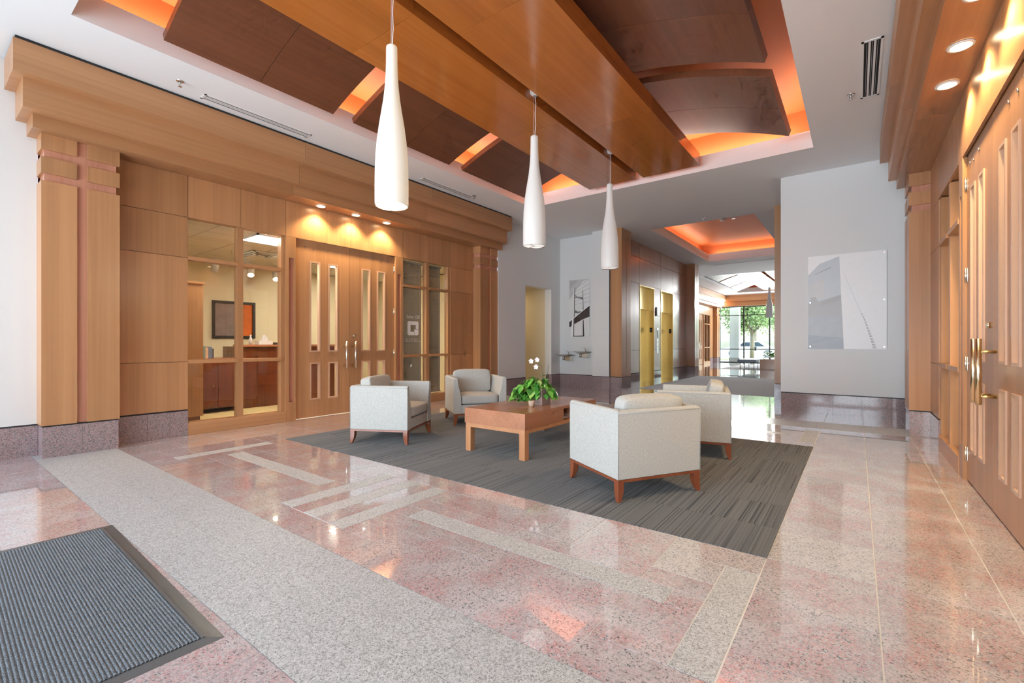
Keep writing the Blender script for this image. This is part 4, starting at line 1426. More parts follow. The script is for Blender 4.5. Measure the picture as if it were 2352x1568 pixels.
# drinking fountains
def fountain(x, y, z, lab):
    o = empty('drinking_fountain', (x, y, z), lab, 'drinking fountain', 'wall-hung drinking fountains')
    m = MB()
    m.lathe([(0.001, -0.055), (0.05, -0.054), (0.13, -0.032), (0.20, -0.006), (0.232, 0.0), (0.236, 0.006), (0.228, 0.008), (0.19, 0.0), (0.12, -0.02), (0.05, -0.036), (0.001, -0.038)], (x, y - 0.235, z), 40)
    m.build('basin', 'steel', o)
    box('arm', x - 0.01, x + 0.14, y - 0.2, y, z - 0.15, z - 0.04, 'nickel', o)
    MB().tube([(x - 0.05, y - 0.2, z - 0.04), (x - 0.05, y - 0.2, z - 0.14)], 0.03, 14).build('drain', 'steel', o)
    MB().tube([(x - 0.05, y - 0.2, z - 0.13), (x - 0.05, y, z - 0.13)], 0.018, 10).build('trap', 'steel', o)
    MB().tube([(x + 0.06, y - 0.14, z + 0.0), (x + 0.06, y - 0.14, z + 0.06), (x + 0.045, y - 0.15, z + 0.09), (x + 0.02, y - 0.17, z + 0.095)], 0.008, 10).build('bubbler', 'chrome', o)
    MB().tube([(x, y - 0.46, z - 0.03), (x, y - 0.475, z - 0.03)], 0.022, 12).build('push_button', 'chrome', o)
fountain(-6.18, 10.80, 0.845, 'lower steel wall-hung drinking fountain by the corner')
fountain(-5.68, 10.80, 0.93, 'higher steel wall-hung drinking fountain, nearer the lifts')

# ------------------------------------------------------------------ armchairs
CW, CDp, CZ0, CZ1 = 0.76, 0.70, 0.165, 0.665
def make_chair():
    o = bpy.data.objects.new('armchair', None)
    o.empty_display_size = 0.1
    COL.objects.link(o)
    W[o] = Vector((0, 0, 0))
    hw, hd = CW / 2, CDp / 2
    prof = [(0.0, CZ0), (0.0, CZ1 - 0.012), (0.012, CZ1), (0.045, CZ1), (0.053, CZ1 - 0.012), (0.058, 0.60), (0.07, 0.54), (0.088, 0.47), (0.10, 0.41), (0.105, 0.33), (0.105, CZ0)]
    # arms: profile (distance in from the outer face, z) along x with mitre at the back
    for s in (1, -1):
        mb = MB()
        n = len(prof)
        for (d, z) in prof:
            mb.v.append((-hd + d, s * (hw - d), z))
        for (d, z) in prof:
            mb.v.append((hd - 0.002, s * (hw - d), z))
        for i in range(n):
            j = (i + 1) % n
            mb.f.append((i, j, n + j, n + i))
            mb.m.append(0)
            mb.sm.append(4 <= i <= 8)
        mb.f += [tuple(range(n)), tuple(n + i for i in reversed(range(n)))]
        mb.m += [0, 0]
        mb.sm += [False, False]
        mb.build('arm', 'fabric', o, bevel=0.006, seg=2)
    mb = MB()
    n = len(prof)
    for s in (1, -1):
        for (d, z) in prof:
            mb.v.append((-hd + d, s * (hw - d), z))
    for i in range(n):
        j = (i + 1) % n
        mb.f.append((i, j, n + j, n + i))
        mb.m.append(0)
        mb.sm.append(4 <= i <= 8)
    mb.f += [tuple(range(n)), tuple(n + i for i in reversed(range(n)))]
    mb.m += [0, 0]
    mb.sm += [False, False]
    mb.build('back', 'fabric', o, bevel=0.006, seg=2)
    MB().box(-hd + 0.1, hd - 0.012, -hw + 0.1, hw - 0.1, CZ0, 0.285).build('front_rail', 'fabric', o, bevel=0.01, seg=3)
    def cushion(name, x0, x1, y0, y1, z0, z1, M=None, crown=0.012, nx=8, ny=10, rad=0.03):
        bm = bmesh.new()
        bmesh.ops.create_cube(bm, size=1.0)
        bmesh.ops.subdivide_edges(bm, edges=bm.edges, cuts=5, use_grid_fill=True)
        cx_, cy_, cz_ = (x0 + x1) / 2, (y0 + y1) / 2, (z0 + z1) / 2
        sx, sy, sz = (x1 - x0) / 2, (y1 - y0) / 2, (z1 - z0) / 2
        for v in bm.verts:
            u, w_, t = v.co.x * 2, v.co.y * 2, v.co.z * 2
            p = Vector((u * sx, w_ * sy, t * sz))
            inner = Vector((max(-sx + rad, min(sx - rad, p.x)), max(-sy + rad, min(sy - rad, p.y)), max(-sz + rad, min(sz - rad, p.z))))
            dvec = p - inner
            if dvec.length > 1e-6:
                p = inner + dvec.normalized() * min(rad, dvec.length * 1.0)
            f = (1 - min(1, abs(u)) ** 4) * (1 - min(1, abs(w_)) ** 4)
            if abs(t) > 0.99:
                p.z += math.copysign(min(crown, 0.008) * f, t)
            f2 = (1 - min(1, abs(t)) ** 4) * (1 - min(1, abs(w_)) ** 4)
            if abs(u) > 0.99:
                p.x += math.copysign(crown * 0.8 * f2, u)
            v.co = Vector((cx_, cy_, cz_)) + p
        if M:
            bmesh.ops.transform(bm, matrix=M, verts=bm.verts)
        me = bpy.data.meshes.new(name)
        bm.to_mesh(me)
        bm.free()
        me.materials.append(MATS['fabric'])
        for p in me.polygons:
            p.use_smooth = True
        c = bpy.data.objects.new(name, me)
        place(c, o)
        md = c.modifiers.new('sub', 'SUBSURF')
        md.levels = 1
        md.render_levels = 2
        return c
    cushion('seat_cushion', -0.20, hd + 0.004, -hw + 0.104, hw - 0.104, 0.288, 0.425, None, 0.012, rad=0.022)
    Mt = Matrix.Translation((-0.17, 0, 0.42)) @ Matrix.Rotation(R(-9), 4, 'Y') @ Matrix.Translation((0.17, 0, -0.42))
    cushion('back_cushion', -0.25, -0.10, -hw + 0.098, hw - 0.098, 0.41, 0.752, Mt, 0.012, rad=0.03)
    # piping along seams
    zt = CZ1 - 0.022
    e = 0.0005
    for pts in ([(hd, hw + e, zt), (-hd - e, hw + e, zt)], [(-hd - e, hw + e, zt), (-hd - e, -hw - e, zt)], [(-hd - e, -hw - e, zt), (hd, -hw - e, zt)],
                [(-hd - e, hw + e, CZ0), (-hd - e, hw + e, zt)], [(-hd - e, -hw - e, CZ0), (-hd - e, -hw - e, zt)],
                [(hd - 0.004, hw, CZ0), (hd - 0.004, hw, zt)], [(hd - 0.004, -hw, CZ0), (hd - 0.004, -hw, zt)]):
        MB().tube(pts, 0.0022, 6).build('piping', 'fabric', o)
    mb = MB()
    for a in ((-hd, hd - 0.005, -hw, -hw + 0.05), (-hd, hd - 0.005, hw - 0.05, hw), (-hd, -hd + 0.05, -hw + 0.05, hw - 0.05), (hd - 0.055, hd - 0.005, -hw + 0.05, hw - 0.05)):
        mb.box(*a, 0.145, CZ0)
    mb.build('base_rail', 'cherry_leg', o, fix=False)
    for sx in (1, -1):
        for sy in (1, -1):
            mb = MB()
            rings = [(0.147, 0.052, 0.0), (0.12, 0.054, 0.0), (0.09, 0.052, 0.0), (0.06, 0.046, 0.0), (0.035, 0.038, -0.001), (0.015, 0.031, -0.002), (0.0045, 0.026, -0.003)]
            for (z, w_, off) in rings:
                ox = (hd - 0.005 if sx > 0 else hd) - off
                oy = hw - off
                q = [(ox, oy), (ox - w_, oy), (ox - w_, oy - w_), (ox, oy - w_)]
                for (a, b) in q:
                    mb.v.append((sx * a, sy * b, z))
            for i in range(len(rings) - 1):
                for k in range(4):
                    k2 = (k + 1) % 4
                    mb.f.append((i * 4 + k, i * 4 + k2, (i + 1) * 4 + k2, (i + 1) * 4 + k))
                    mb.m.append(0)
                    mb.sm.append(False)
            mb.f += [(0, 1, 2, 3), tuple(4 * (len(rings) - 1) + i for i in (3, 2, 1, 0))]
            mb.m += [0, 0]
            mb.sm += [False, False]
            mb.build('leg', 'cherry_leg', o, bevel=0.003)
    return o
chair = make_chair()
def chair_at(o, corner, cx_sign, cy_sign, ang, lab):
    """corner = floor position of the leg at (cx_sign*hd, cy_sign*hw)"""
    a = R(ang)
    lx_, ly_ = cx_sign * CDp / 2, cy_sign * CW / 2
    o.location = (corner[0] - (lx_ * math.cos(a) - ly_ * math.sin(a)), corner[1] - (lx_ * math.sin(a) + ly_ * math.cos(a)), 0)
    o.rotation_euler = (0, 0, a)
    o['label'] = lab
    o['category'] = 'armchair'
    o['group'] = 'armchairs round the coffee table'
chair_at(chair, (-4.04, 3.435), 1, -1, 27, 'pale grey fabric armchair in front of the lettered window, side towards the camera')
for corner, a, b, ang, lab in (((-4.467, 4.62), 1, -1, -35, 'pale grey fabric armchair facing the camera, behind the potted plant'),
                               ((-1.369, 3.094), -1, 1, 149, 'pale grey fabric armchair nearest the camera, its back turned to us'),
                               ((-0.985, 4.90), -1, 1, 194, 'pale grey fabric armchair partly hidden behind the nearest one')):
    chair_at(copy_tree(chair), corner, a, b, ang, lab)

# ------------------------------------------------------------------ coffee table
tx0, tx1, ty0, ty1 = -3.365, -2.575, 3.645, 5.165
t = empty('coffee_table', ((tx0 + tx1) / 2, (ty0 + ty1) / 2, 0), 'low rectangular cherry coffee table on the striped carpet', 'table')
mb = MB()
mb.box(tx0, tx1, ty0, ty1, 0.432, 0.462).box(tx0, tx1, ty0, 4.38, 0.304, 0.432).box(tx0, tx1, 4.62, ty1, 0.304, 0.432)
mb.build('table_body', 'cherry', t, fix=False)
box('niche_back', tx0 + 0.36, tx1 - 0.36, 4.38, 4.62, 0.304, 0.4315, 'mahogany', t)
i_ = 0.008
mb = MB()
mb.box(tx0 + i_, tx1 - i_, ty0 + i_, ty0 + 0.075, 0.262, 0.3035).box(tx0 + i_, tx1 - i_, ty1 - 0.075, ty1 - i_, 0.262, 0.3035)
mb.box(tx0 + i_, tx0 + 0.075, ty0 + 0.075, ty1 - 0.075, 0.262, 0.3035).box(tx1 - 0.075, tx1 - i_, ty0 + 0.075, ty1 - 0.075, 0.262, 0.3035)
mb.build('apron', 'cherry_light', t, fix=False)
for a in (tx0 + i_, tx1 - i_ - 0.068):
    for b in (ty0 + i_, ty1 - i_ - 0.068):
        box('leg', a, a + 0.068, b, b + 0.068, 0.0045, 0.262, 'cherry_light', t)

# ------------------------------------------------------------------ potted plant on the table
pot = empty('potted_plant', (-2.93, 4.36, 0.462), 'trailing green pothos with a white orchid in a brown square pot', 'plant')
px, py, pz = -2.875, 4.36, 0.462
mb = MB()
for s in ((-1, 0), (1, 0), (0, -1), (0, 1)):
    pass
A_ = 0.088
mb.box(px - A_, px + A_, py - A_, py - A_ + 0.012, pz, pz + 0.18).box(px - A_, px + A_, py + A_ - 0.012, py + A_, pz, pz + 0.18)
mb.box(px - A_, px - A_ + 0.012, py - A_ + 0.012, py + A_ - 0.012, pz, pz + 0.18).box(px + A_ - 0.012, px + A_, py - A_ + 0.012, py + A_ - 0.012, pz, pz + 0.18)
mb.box(px - A_ + 0.012, px + A_ - 0.012, py - A_ + 0.012, py + A_ - 0.012, pz, pz + 0.02)
mb.build('pot', 'pot_glaze', pot, fix=False)
box('soil', px - A_ + 0.012, px + A_ - 0.012, py - A_ + 0.012, py + A_ - 0.012, pz + 0.02, pz + 0.165, 'soil', pot)
def leaf_mesh(L_, Wd, bend):
    mb = MB()
    n = 7
    vs_ = []
    prof_ = [0.0, 0.62, 0.95, 1.0, 0.85, 0.58, 0.28, 0.0]
    for i in range(n + 1):
        u = i / n
        w_ = prof_[i] * Wd / 2
        z = -bend * u * u * L_
        back = -0.10 * L_ if i == 1 else 0
        vs_.append(((u * L_ + back * 0.4, -w_, z + 0.18 * w_), (u * L_, 0, z), (u * L_ + back * 0.4, w_, z + 0.18 * w_)))
    for i in range(n):
        a, b = vs_[i], vs_[i + 1]
        for k in (0, 1):
            mb.quad([a[k], b[k], b[k + 1], a[k + 1]], 0, True)
    me = bpy.data.meshes.new('leaf')
    me.from_pydata(mb.v, [], mb.f)
    me.materials.append(MATS['pothos_leaf'])
    for p in me.polygons:
        p.use_smooth = True
    bm = bmesh.new()
    bm.from_mesh(me)
    bmesh.ops.remove_doubles(bm, verts=bm.verts, dist=1e-5)
    bm.to_mesh(me)
    bm.free()
    return me
leafs = [leaf_mesh(0.086, 0.064, 0.35), leaf_mesh(0.07, 0.056, 0.6), leaf_mesh(0.10, 0.068, 0.25)]
rt_v = Vector((0.8, 0.6, 0))           # photo's right, on plan
fw_v = Vector((-0.6, 0.8, 0))
def add_leaf(p, yaw_, pitch, roll, k):
    o = bpy.data.objects.new('leaf', leafs[k])
    o.location = Vector(p) - W[pot]
    o.rotation_euler = (roll, pitch, yaw_)
    place(o, pot)
rnd = random.Random(3)
pc = Vector((px, py, 0))
for i in range(175):
    a = rnd.random()
    if a < 0.52:        # trailing mass to the photo's left of the pot
        u = rnd.uniform(-0.29, 0.0)
        hmax = 0.31 - 0.55 * max(0, -u - 0.06)
        z = rnd.uniform(0.02 + 0.05 * (u > -0.12), max(0.05, hmax))
        p = pc + rt_v * u + fw_v * rnd.uniform(-0.13, 0.04)
        pitch = rnd.uniform(0.3, 1.2)
        dirv = rt_v * rnd.uniform(-1, 0.15) - fw_v * rnd.uniform(0.2, 1)
    elif a < 0.85:      # crown
        u = rnd.uniform(-0.16, 0.10)
        z = rnd.uniform(0.18, 0.335 - abs(u + 0.03) * 0.5)
        p = pc + rt_v * u + fw_v * rnd.uniform(-0.10, 0.10)
        pitch = rnd.uniform(-0.5, 0.6)
        dirv = rt_v * (u * 6 + rnd.uniform(-0.7, 0.7)) + fw_v * rnd.uniform(-1, 0.6)
    else:               # few on the right
        u = rnd.uniform(0.03, 0.15)
        z = rnd.uniform(0.10, 0.21)
        p = pc + rt_v * u + fw_v * rnd.uniform(-0.13, 0.0)
        pitch = rnd.uniform(0.4, 1.1)
        dirv = rt_v * rnd.uniform(0.2, 1) - fw_v * rnd.uniform(0.2, 0.8)
    # keep out of the pot volume
    q = p - pc
    if max(abs(q.x), abs(q.y)) < A_ + 0.01 and z < 0.19:
        z = 0.19 + rnd.uniform(0, 0.05)
    z = max(z, 0.045)
    pitch = min(pitch, math.asin(max(-0.4, min(1, (z - 0.075) / 0.135))))
    add_leaf((p.x, p.y, pz + z), math.atan2(dirv.y, dirv.x) + rnd.gauss(0, 0.55), pitch, rnd.uniform(-0.3, 0.3), rnd.randrange(3))
for i in range(7):
    u = -0.02 - 0.035 * i
    e = pc + rt_v * (u - 0.02) - fw_v * 0.09
    s = pc + rt_v * (-0.03) - fw_v * 0.05
    MB().tube([(s.x, s.y, pz + 0.16), ((s.x + e.x) / 2, (s.y + e.y) / 2, pz + 0.22), (e.x, e.y, pz + 0.20 - 0.02 * i), (e.x - 0.01, e.y - 0.01, pz + 0.06)], 0.0025, 6).build('vine', 'stem', pot)
def P3(u, w_, z):
    q = pc + rt_v * u + fw_v * w_
    return (q.x, q.y, pz + z)
MB().tube([P3(0.03, 0.0, 0.16), P3(0.035, 0, 0.28), P3(0.03, 0, 0.38), P3(0.028, 0, 0.42), P3(-0.01, 0, 0.475), P3(-0.05, 0, 0.485), P3(-0.085, 0, 0.488)], [0.004, 0.004, 0.0035, 0.003, 0.0025, 0.002, 0.0015], 7).build('orchid_stem', 'stem', pot)
MB().tube([P3(0.06, 0.01, 0.16), P3(0.085, 0.01, 0.30), P3(0.10, 0.01, 0.45)], [0.004, 0.003, 0.002], 7).build('orchid_stem', 'stem', pot)
for (u, z, yw) in ((-0.10, 0.485, 0.2), (-0.035, 0.50, 1.0), (-0.045, 0.42, 0.0)):
    c = Vector(P3(u, -0.01, z))
    mb = MB()
    for k in range(5):
        a = k * 2 * math.pi / 5 + 0.3
        w_ = 0.015 if k in (1, 4) else 0.010
        d = rt_v * math.cos(a) + Vector((0, 0, 1)) * math.sin(a)
        s = rt_v * -math.sin(a) + Vector((0, 0, 1)) * math.cos(a)
        f = -fw_v * 0.008 + rt_v * 0.004 * math.sin(yw)
        ring = [c, c + d * 0.008 + s * w_ * 0.8 + f * 0.5, c + d * 0.018 + s * w_ + f, c + d * 0.026 + s * w_ * 0.6 + f, c + d * 0.029 + f * 0.8,
                c + d * 0.026 - s * w_ * 0.6 + f, c + d * 0.018 - s * w_ + f, c + d * 0.008 - s * w_ * 0.8 + f * 0.5]
        mb.quad(ring, 0, False)
        mb.quad([q - fw_v * -0.0012 for q in reversed(ring)], 0, False)
    fl = mb.build('flower', 'petal', pot, fix=False)
tp_ = empty('small_pot', P3(-0.10, -0.185, 0.0), 'small tan pot beside the brown plant pot', 'pot')
c3 = P3(-0.10, -0.185, 0.0)
MB().lathe([(0.001, 0.0), (0.030, 0.001), (0.036, 0.055), (0.038, 0.06), (0.033, 0.06), (0.030, 0.048)], c3, 20).build('body', 'tan_pot', tp_)
MB().lathe([(0.001, 0.047), (0.0305, 0.047)], c3, 20).build('soil', 'soil', tp_)

# ------------------------------------------------------------------ entrance mat
mt = empty('entrance_mat', (-2.88, 0.79, 0), 'ribbed charcoal entrance mat with black rubber border', 'mat', rz=R(-1.5))
def mb_border():
    mb = MB()
    w2, L_ = 0.9, 3.1
    b = 0.05
    h = 0.0055
    def ramp_strip(p0, p1, q0, q1):
        mb.quad([(*p0, 0.0005), (*p1, 0.0005), (*q1, h), (*q0, h)])
        mb.quad([(*q0, h), (*q1, h), (*q1, 0.0), (*q0, 0.0)])
    ramp_strip((-w2, 0), (w2, 0), (-w2 + b, -b), (w2 - b, -b))
    ramp_strip((w2, 0), (w2, -L_), (w2 - b, -b), (w2 - b, -L_ + b))
    ramp_strip((w2, -L_), (-w2, -L_), (w2 - b, -L_ + b), (-w2 + b, -L_ + b))
    ramp_strip((-w2, -L_), (-w2, 0), (-w2 + b, -L_ + b), (-w2 + b, -b))
    mb.box(-w2 + b, w2 - b, -b - 0.012, -b, 0.0, 0.009)
    return mb
mb_border().build('rubber_border', 'rubber', mt)
box('backing', -0.85, 0.85, -3.05, -0.06, 0.0005, 0.0045, 'rubber', mt)
mb = MB()
pitch, y = 0.0125, -0.069
nseg = 418
rib = 0
while y > -1.15:
    base = len(mb.v)
    ph = (rib % 2) * 0.5
    for i in range(nseg + 1):
        x = -0.847 + 1.694 * i / nseg
        s = 0.25 if i % 3 == 0 else 1.0
        w_ = 0.0058 * (0.8 + 0.2 * s)
        hgt = 0.0045 + 0.0042 * s
        mb.v += [(x, y - w_, 0.0045), (x, y - w_ * 0.6, hgt), (x, y + w_ * 0.6, hgt), (x, y + w_, 0.0045)]
    for i in range(nseg):
        for k in range(3):
            a = base + i * 4 + k
            mb.f.append((a, a + 4, a + 5, a + 1))
            mb.m.append(0)
            mb.sm.append(True)
    y -= pitch
    rib += 1
mb.build('rib_pile', 'mat_pile', mt, kind='stuff', fix=True)

# ------------------------------------------------------------------ rear lobby, glass walls and outdoors
mb = MB()
mb.box(-6.72, -6.95, 17.0, 21.8, 0.0, ZC).box(-6.84, -6.95, 21.8, 29.1, 3.24, ZC).box(-6.72, -6.95, 29.05, 30.3, 0, ZC)
mb.box(-6.95, -4.9, 16.95, 17.1, 0, ZC)
wall_rl = mb.build('wall_rear_left', 'white_paint', kind='structure', label='left wall of the rear lobby beyond the lifts', fix=False)
facade('rear', (-6.16, -6.26, -6.36), -6.47, -6.68, -6.725, lambda y: 29.9 - y, False, 'rear left', wall_rl)
mb = MB()
mb.box(RB, RB - 0.1, 22.0, 28.6, 0, 2.9).box(RB, -6.84, 22.0, 22.1, 0, 2.9).box(RB, -6.84, 28.5, 28.6, 0, 2.9).box(RB, -6.84, 22.0, 28.6, 2.8, 2.9)
mb.build('wall_rear_office', 'cream_paint', kind='structure', label='walls of the office behind the rear left shopfront', fix=False)
mb = MB()
mb.box(0.78, 1.0, 17.0, 30.3, 0, ZC).box(-1.05, 1.0, 17.4, 17.5, 0, ZC)
mb.build('wall_rear_right', 'white_paint', kind='structure', label='right wall of the rear lobby, hidden behind the corridor', fix=False)
for sgn in (-1, 1):
    for k, (y0, y1) in enumerate(((20.7, 23.0), (23.2, 25.5), (25.7, 27.6))):
        c = empty('ceiling_cloud', (XM + sgn * 1.6, (y0 + y1) / 2, 4.2), 'curved ceiling panel of the rear lobby, %s row, %s' % ('left' if sgn < 0 else 'right', ['first after the corridor', 'middle one', 'next to the glass wall'][k]), 'ceiling panel', 'curved timber ceiling panels')
        vault_panel(XM, y0, y1, 0.62, 2.2, sgn, c)
rb_ = empty('ceiling_beam', (XM, 24.2, 4.0), 'flat timber ceiling raft of the rear lobby', 'ceiling panel')
box('raft_panel', -3.97, -3.07, 20.6, 28.0, 4.0, 4.19, 'beam_wood', rb_)
box('raft_panel', -2.94, -2.01, 20.6, 28.0, 4.0, 4.19, 'beam_wood', rb_)
def glass_wall(yw, dpy, name, lab, hdr):
    mb = MB()
    mb.box(-6.95, 1.0, yw - 0.05, yw + 0.15 * dpy, hdr, ZC + 0.2)
    w = mb.build(name, 'cream_paint' if dpy > 0 else 'white_paint', kind='structure', label=lab, fix=False)
    plain('frame_metal', (0.05, 0.05, 0.045), 0.4, metal=0.6) if 'frame_metal' not in MATS else None
    xsm = [-6.69, -5.35, -4.01, -2.67, -1.33, 0.0, 0.76]
    for x in xsm:
        box('mullion', x - 0.03, x + 0.03, yw - 0.05, yw + 0.07, 0, hdr, 'frame_metal', w)
    for i in range(len(xsm) - 1):
        for z in (0.02, 0.80, 2.81, hdr - 0.02):
            box('transom', xsm[i] + 0.03, xsm[i + 1] - 0.03, yw - 0.03, yw + 0.05, z - 0.022, z + 0.022, 'frame_metal', w)
        for z0, z1 in ((0.042, 0.778), (0.822, 2.788), (2.832, hdr - 0.042)):
            box('pane', xsm[i] + 0.03, xsm[i + 1] - 0.03, yw, yw + 0.01, z0, z1, 'window_glass' if dpy > 0 else 'tinted_glass', w)
    return w
wr = glass_wall(30.05, 1, 'wall_rear_glass', 'glass wall of the rear lobby with trees and a car outside', 3.34)
box('soffit_beam', -6.2, 0.9, 29.4, 30.0, 3.62, ZC, 'maple_across', wr)
box('soffit_beam', -6.3, 0.9, 29.55, 30.0, 3.34, 3.62, 'maple_across', wr)
glass_wall(-2.85, -1, 'wall_front_glass', 'glass entrance wall behind the camera', 3.75)
rf = box('roof', -12, 6, -3.2, 30.5, 4.8, 5.0, 'concrete', kind='structure', label='flat roof slab over the whole building')
for x0, x1 in ((-12.0, -11.8), (5.8, 6.0)):
    box('side_wall', x0, x1, -2.9, 30.2, 0, 4.8, 'concrete', rf)
for y0 in (-2.85, 30.05):
    for x0, x1 in ((-12, -6.95), (1.0, 6.0)):
        box('end_wall', x0, x1, y0, y0 + 0.15, 0, 4.8, 'concrete', rf)
    box('parapet', -6.95, 1.0, y0, y0 + 0.1, ZC + 0.15, 4.8, 'concrete', rf)
cn = box('added_canopy', -9.0, 3.0, -8.6, -3.2, 3.85, 4.25, 'white_paint', label='flat white canopy added outside the front glass to cut the sky light, behind the camera', cat='canopy')  # unseen canopy and posts, added to soften sky light near the entrance
for x in (-8.6, 2.6):
    box('post', x - 0.2, x + 0.2, -8.4, -8.0, -0.13, 3.85, 'white_paint', cn)
gr = box('ground', -90, 90, -90, 120, -0.3, -0.13, 'concrete', kind='structure', label='pale paving outside the building')
box('lawn', -40, 40, 37.5, 42.5, -0.14, -0.06, 'lawn', gr)
box('road', -60, 60, 42.5, 52, -0.14, -0.09, 'asphalt', gr)
for x in (-6.1, -1.6):
    cl = empty('outside_column', (x, 31.4, 0), 'white square column outside the rear glass wall, %s' % ('left' if x < -3 else 'right'), 'column', 'columns outside the rear glass')
    box('shaft', x - 0.26, x + 0.26, 31.2, 31.7, -0.1, 4.8, 'white_paint', cl)
    box('plinth', x - 0.31, x + 0.31, 31.15, 31.75, -0.13, 0.25, 'concrete', cl)
# bench and planter in the rear lobby
b = empty('bench', (-3.8, 23.3, 0), 'blue-grey upholstered bench with thin metal legs in the rear lobby', 'bench')
def bxr(x0, x1, y0, y1):
    MB().box(x0, x1, y0, y1, 0.31, 0.44).build('cushion', 'bench_vinyl', b, bevel=0.03, seg=3)
for k in range(4):
    bxr(-4.22, -3.48, 22.2 + k * 0.56, 22.2 + (k + 1) * 0.56 - 0.005)
for x in (-4.12, -3.58):
    for yv in (22.3, 23.3, 24.35):
        MB().tube([(x, yv, 0.004), (x, yv, 0.31)], 0.015, 8).build('leg', 'steel', b)
pl_ = empty('planter_box', (-3.05, 22.75, 0), 'brown square planter box beside the bench in the rear lobby', 'planter')
mb = MB()
mb.box(-3.36, -2.66, 22.4, 22.44, 0.004, 0.45).box(-3.36, -2.66, 23.06, 23.1, 0.004, 0.45).box(-3.36, -3.32, 22.44, 23.06, 0.004, 0.45).box(-2.70, -2.66, 22.44, 23.06, 0.004, 0.45)
mb.build('sides', 'lift_wood', pl_, fix=False)
box('soil', -3.32, -2.70, 22.44, 23.06, 0.004, 0.447, 'soil', pl_)
shr = empty('yellow_shrub', (-3.0, 22.75, 0.451), 'leafy yellow-green plant growing in the brown planter box', 'plant')
for i in range(70):
    o = bpy.data.objects.new('leaf', leafs[i % 3])
    a = rnd.uniform(0, 6.28)
    r_ = rnd.uniform(0.0, 0.26)
    o.location = (r_ * math.cos(a), r_ * math.sin(a), rnd.uniform(0.06, 0.34 - 0.5 * r_))
    o.rotation_euler = (rnd.uniform(-0.4, 0.4), rnd.uniform(-1.0, -0.2), a)
    o.scale = (1.4, 1.4, 1.4)
    place(o, shr)
MB().tube([(-3.0, 22.75, 0.451), (-3.0, 22.75, 0.70)], 0.012, 6).build('stem', 'stem', shr)
# trees
def tree(x, y, h, r, lab, seed, lean=0.0, n=6500):
    rr_ = random.Random(seed)
    o = empty('tree', (x, y, -0.1), lab, 'tree', 'trees outside the rear glass')
    mb = MB()
    top = Vector((x + lean, y, h * 0.36))
    mb.tube([(x, y, -0.15), (x + lean * 0.3, y, h * 0.17), tuple(top)], [0.20, 0.16, 0.13], 9)
    cl_ = []
    for k in range(9):
        a = k * 2 * math.pi / 9 + rr_.uniform(-0.3, 0.3)
        e = top + Vector((math.cos(a) * r * rr_.uniform(0.4, 0.85), math.sin(a) * r * rr_.uniform(0.4, 0.85), h * rr_.uniform(-0.03, 0.45)))
        m_ = (top + e) / 2 + Vector((0, 0, 0.3))
        mb.tube([tuple(top - Vector((0, 0, rr_.uniform(0, 0.6)))), tuple(m_), tuple(e)], [0.09, 0.06, 0.02], 6)
        cl_.append(e)
        cl_.append(m_ + Vector((rr_.uniform(-.5, .5), rr_.uniform(-.5, .5), 0.4)))
    mb.build('trunk', 'bark', o)
    mf = MB()
    for i in range(n):
        c = rr_.choice(cl_)
        d = Vector((rr_.gauss(0, 1), rr_.gauss(0, 1), rr_.gauss(0, 0.75))) * r * 0.27
        p = c + d
        s = rr_.uniform(0.05, 0.12)
        u = Vector((rr_.gauss(0, 1), rr_.gauss(0, 1), rr_.gauss(0, 1))).normalized()
        v_ = u.orthogonal().normalized()
        mf.quad([p - u * s, p + v_ * s * 0.6, p + u * s, p - v_ * s * 0.6])
    mf.build('foliage', 'tree_leaf', o, kind='stuff', fix=False)
tree(-6.4, 39.2, 6.0, 1.9, 'leafy tree straight behind the parked car outside', 1, 0.0, 8000)
tree(-2.7, 35.6, 7.0, 1.4, 'tree with a leaning trunk to the right outside the rear glass', 2, -0.5)
tree(-10.9, 42.5, 7.0, 2.3, 'tree farther left behind the white outside column', 3)
tree(-9.0, 57, 10.0, 3.4, 'tall distant tree across the road outside', 4, 0, 9000)
tree(-20.5, 56, 9.0, 3.4, 'tall distant tree far left across the road outside', 5, 0, 7000)
tree(0.5, 57, 9.0, 3.4, 'tall distant tree to the right across the road outside', 6, 0, 7000)
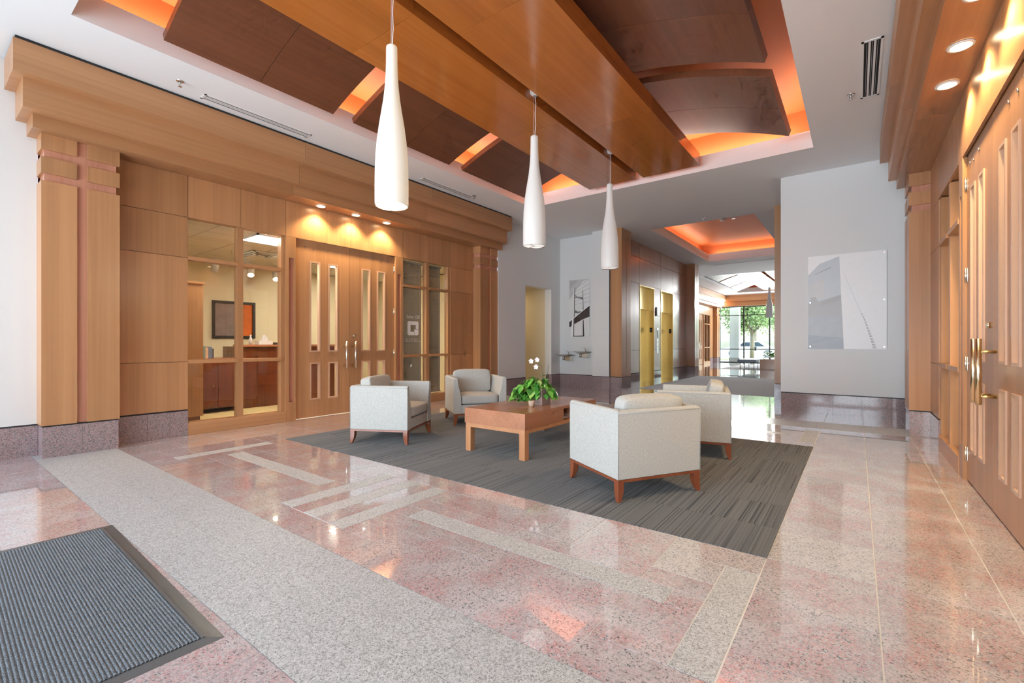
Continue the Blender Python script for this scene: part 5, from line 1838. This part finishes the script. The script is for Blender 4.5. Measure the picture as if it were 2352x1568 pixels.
# car
def car(x, y, z, lab):
    o = empty('car', (x, y, z), lab, 'car')
    body = [(-2.2, 0.35), (-2.25, 0.6), (-2.1, 0.82), (-1.25, 0.92), (1.5, 0.95), (2.15, 0.85), (2.25, 0.6), (2.2, 0.35)]
    MB().prism([(x + a, z + b) for a, b in body], 'y', y - 0.85, y + 0.85).build('body', 'car_paint', o, bevel=0.06, seg=3)
    roof_ = [(-1.25, 0.90), (-0.55, 1.38), (0.75, 1.42), (1.5, 0.93)]
    MB().prism([(x + a, z + b) for a, b in roof_], 'y', y - 0.74, y + 0.74).build('cabin', 'car_paint', o, bevel=0.05, seg=3)
    for w4 in ([(-1.02, 0.96), (-0.5, 1.31), (0.02, 1.33), (0.02, 0.96)], [(0.1, 0.96), (0.1, 1.33), (0.68, 1.34), (1.2, 0.96)]):
        for yy_ in (y - 0.745, y + 0.735):
            MB().prism([(x + a, z + b) for a, b in w4], 'y', yy_, yy_ + 0.01).build('window', 'car_glass', o)
    for wx in (-1.4, 1.4):
        for yy_ in (y - 0.87, y + 0.65):
            wl = MB().tube([(x + wx, yy_, z + 0.32), (x + wx, yy_ + 0.22, z + 0.32)], 0.32, 24).build('wheel', 'rubber', o)
            MB().tube([(x + wx, yy_ - 0.006, z + 0.32), (x + wx, yy_ + 0.226, z + 0.32)], 0.19, 16).build('hub', 'steel', wl)
    for s in (-2.22, 2.16):
        box('lamp', x + s, x + s + 0.06, y - 0.75, y - 0.45, z + 0.62, z + 0.75, 'white_enamel' if s < 0 else 'print_orange', o)
car(-7.6, 46.0, -0.09, 'silver parked car seen through the rear glass wall')
bo = empty('bollard', (-5.55, 35.2, -0.13), 'grey and black post light outside the rear glass wall', 'bollard')
MB().lathe([(0.09, 0), (0.09, 0.75), (0.085, 0.76)], (-5.55, 35.2, -0.13), 16).build('post', 'tower_stone', bo)
MB().lathe([(0.06, 0.76), (0.06, 0.95)], (-5.55, 35.2, -0.13), 16).build('lamp_band', 'black_plastic', bo)
MB().lathe([(0.095, 0.95), (0.095, 1.02), (0.001, 1.06)], (-5.55, 35.2, -0.13), 16).build('cap', 'black_plastic', bo)
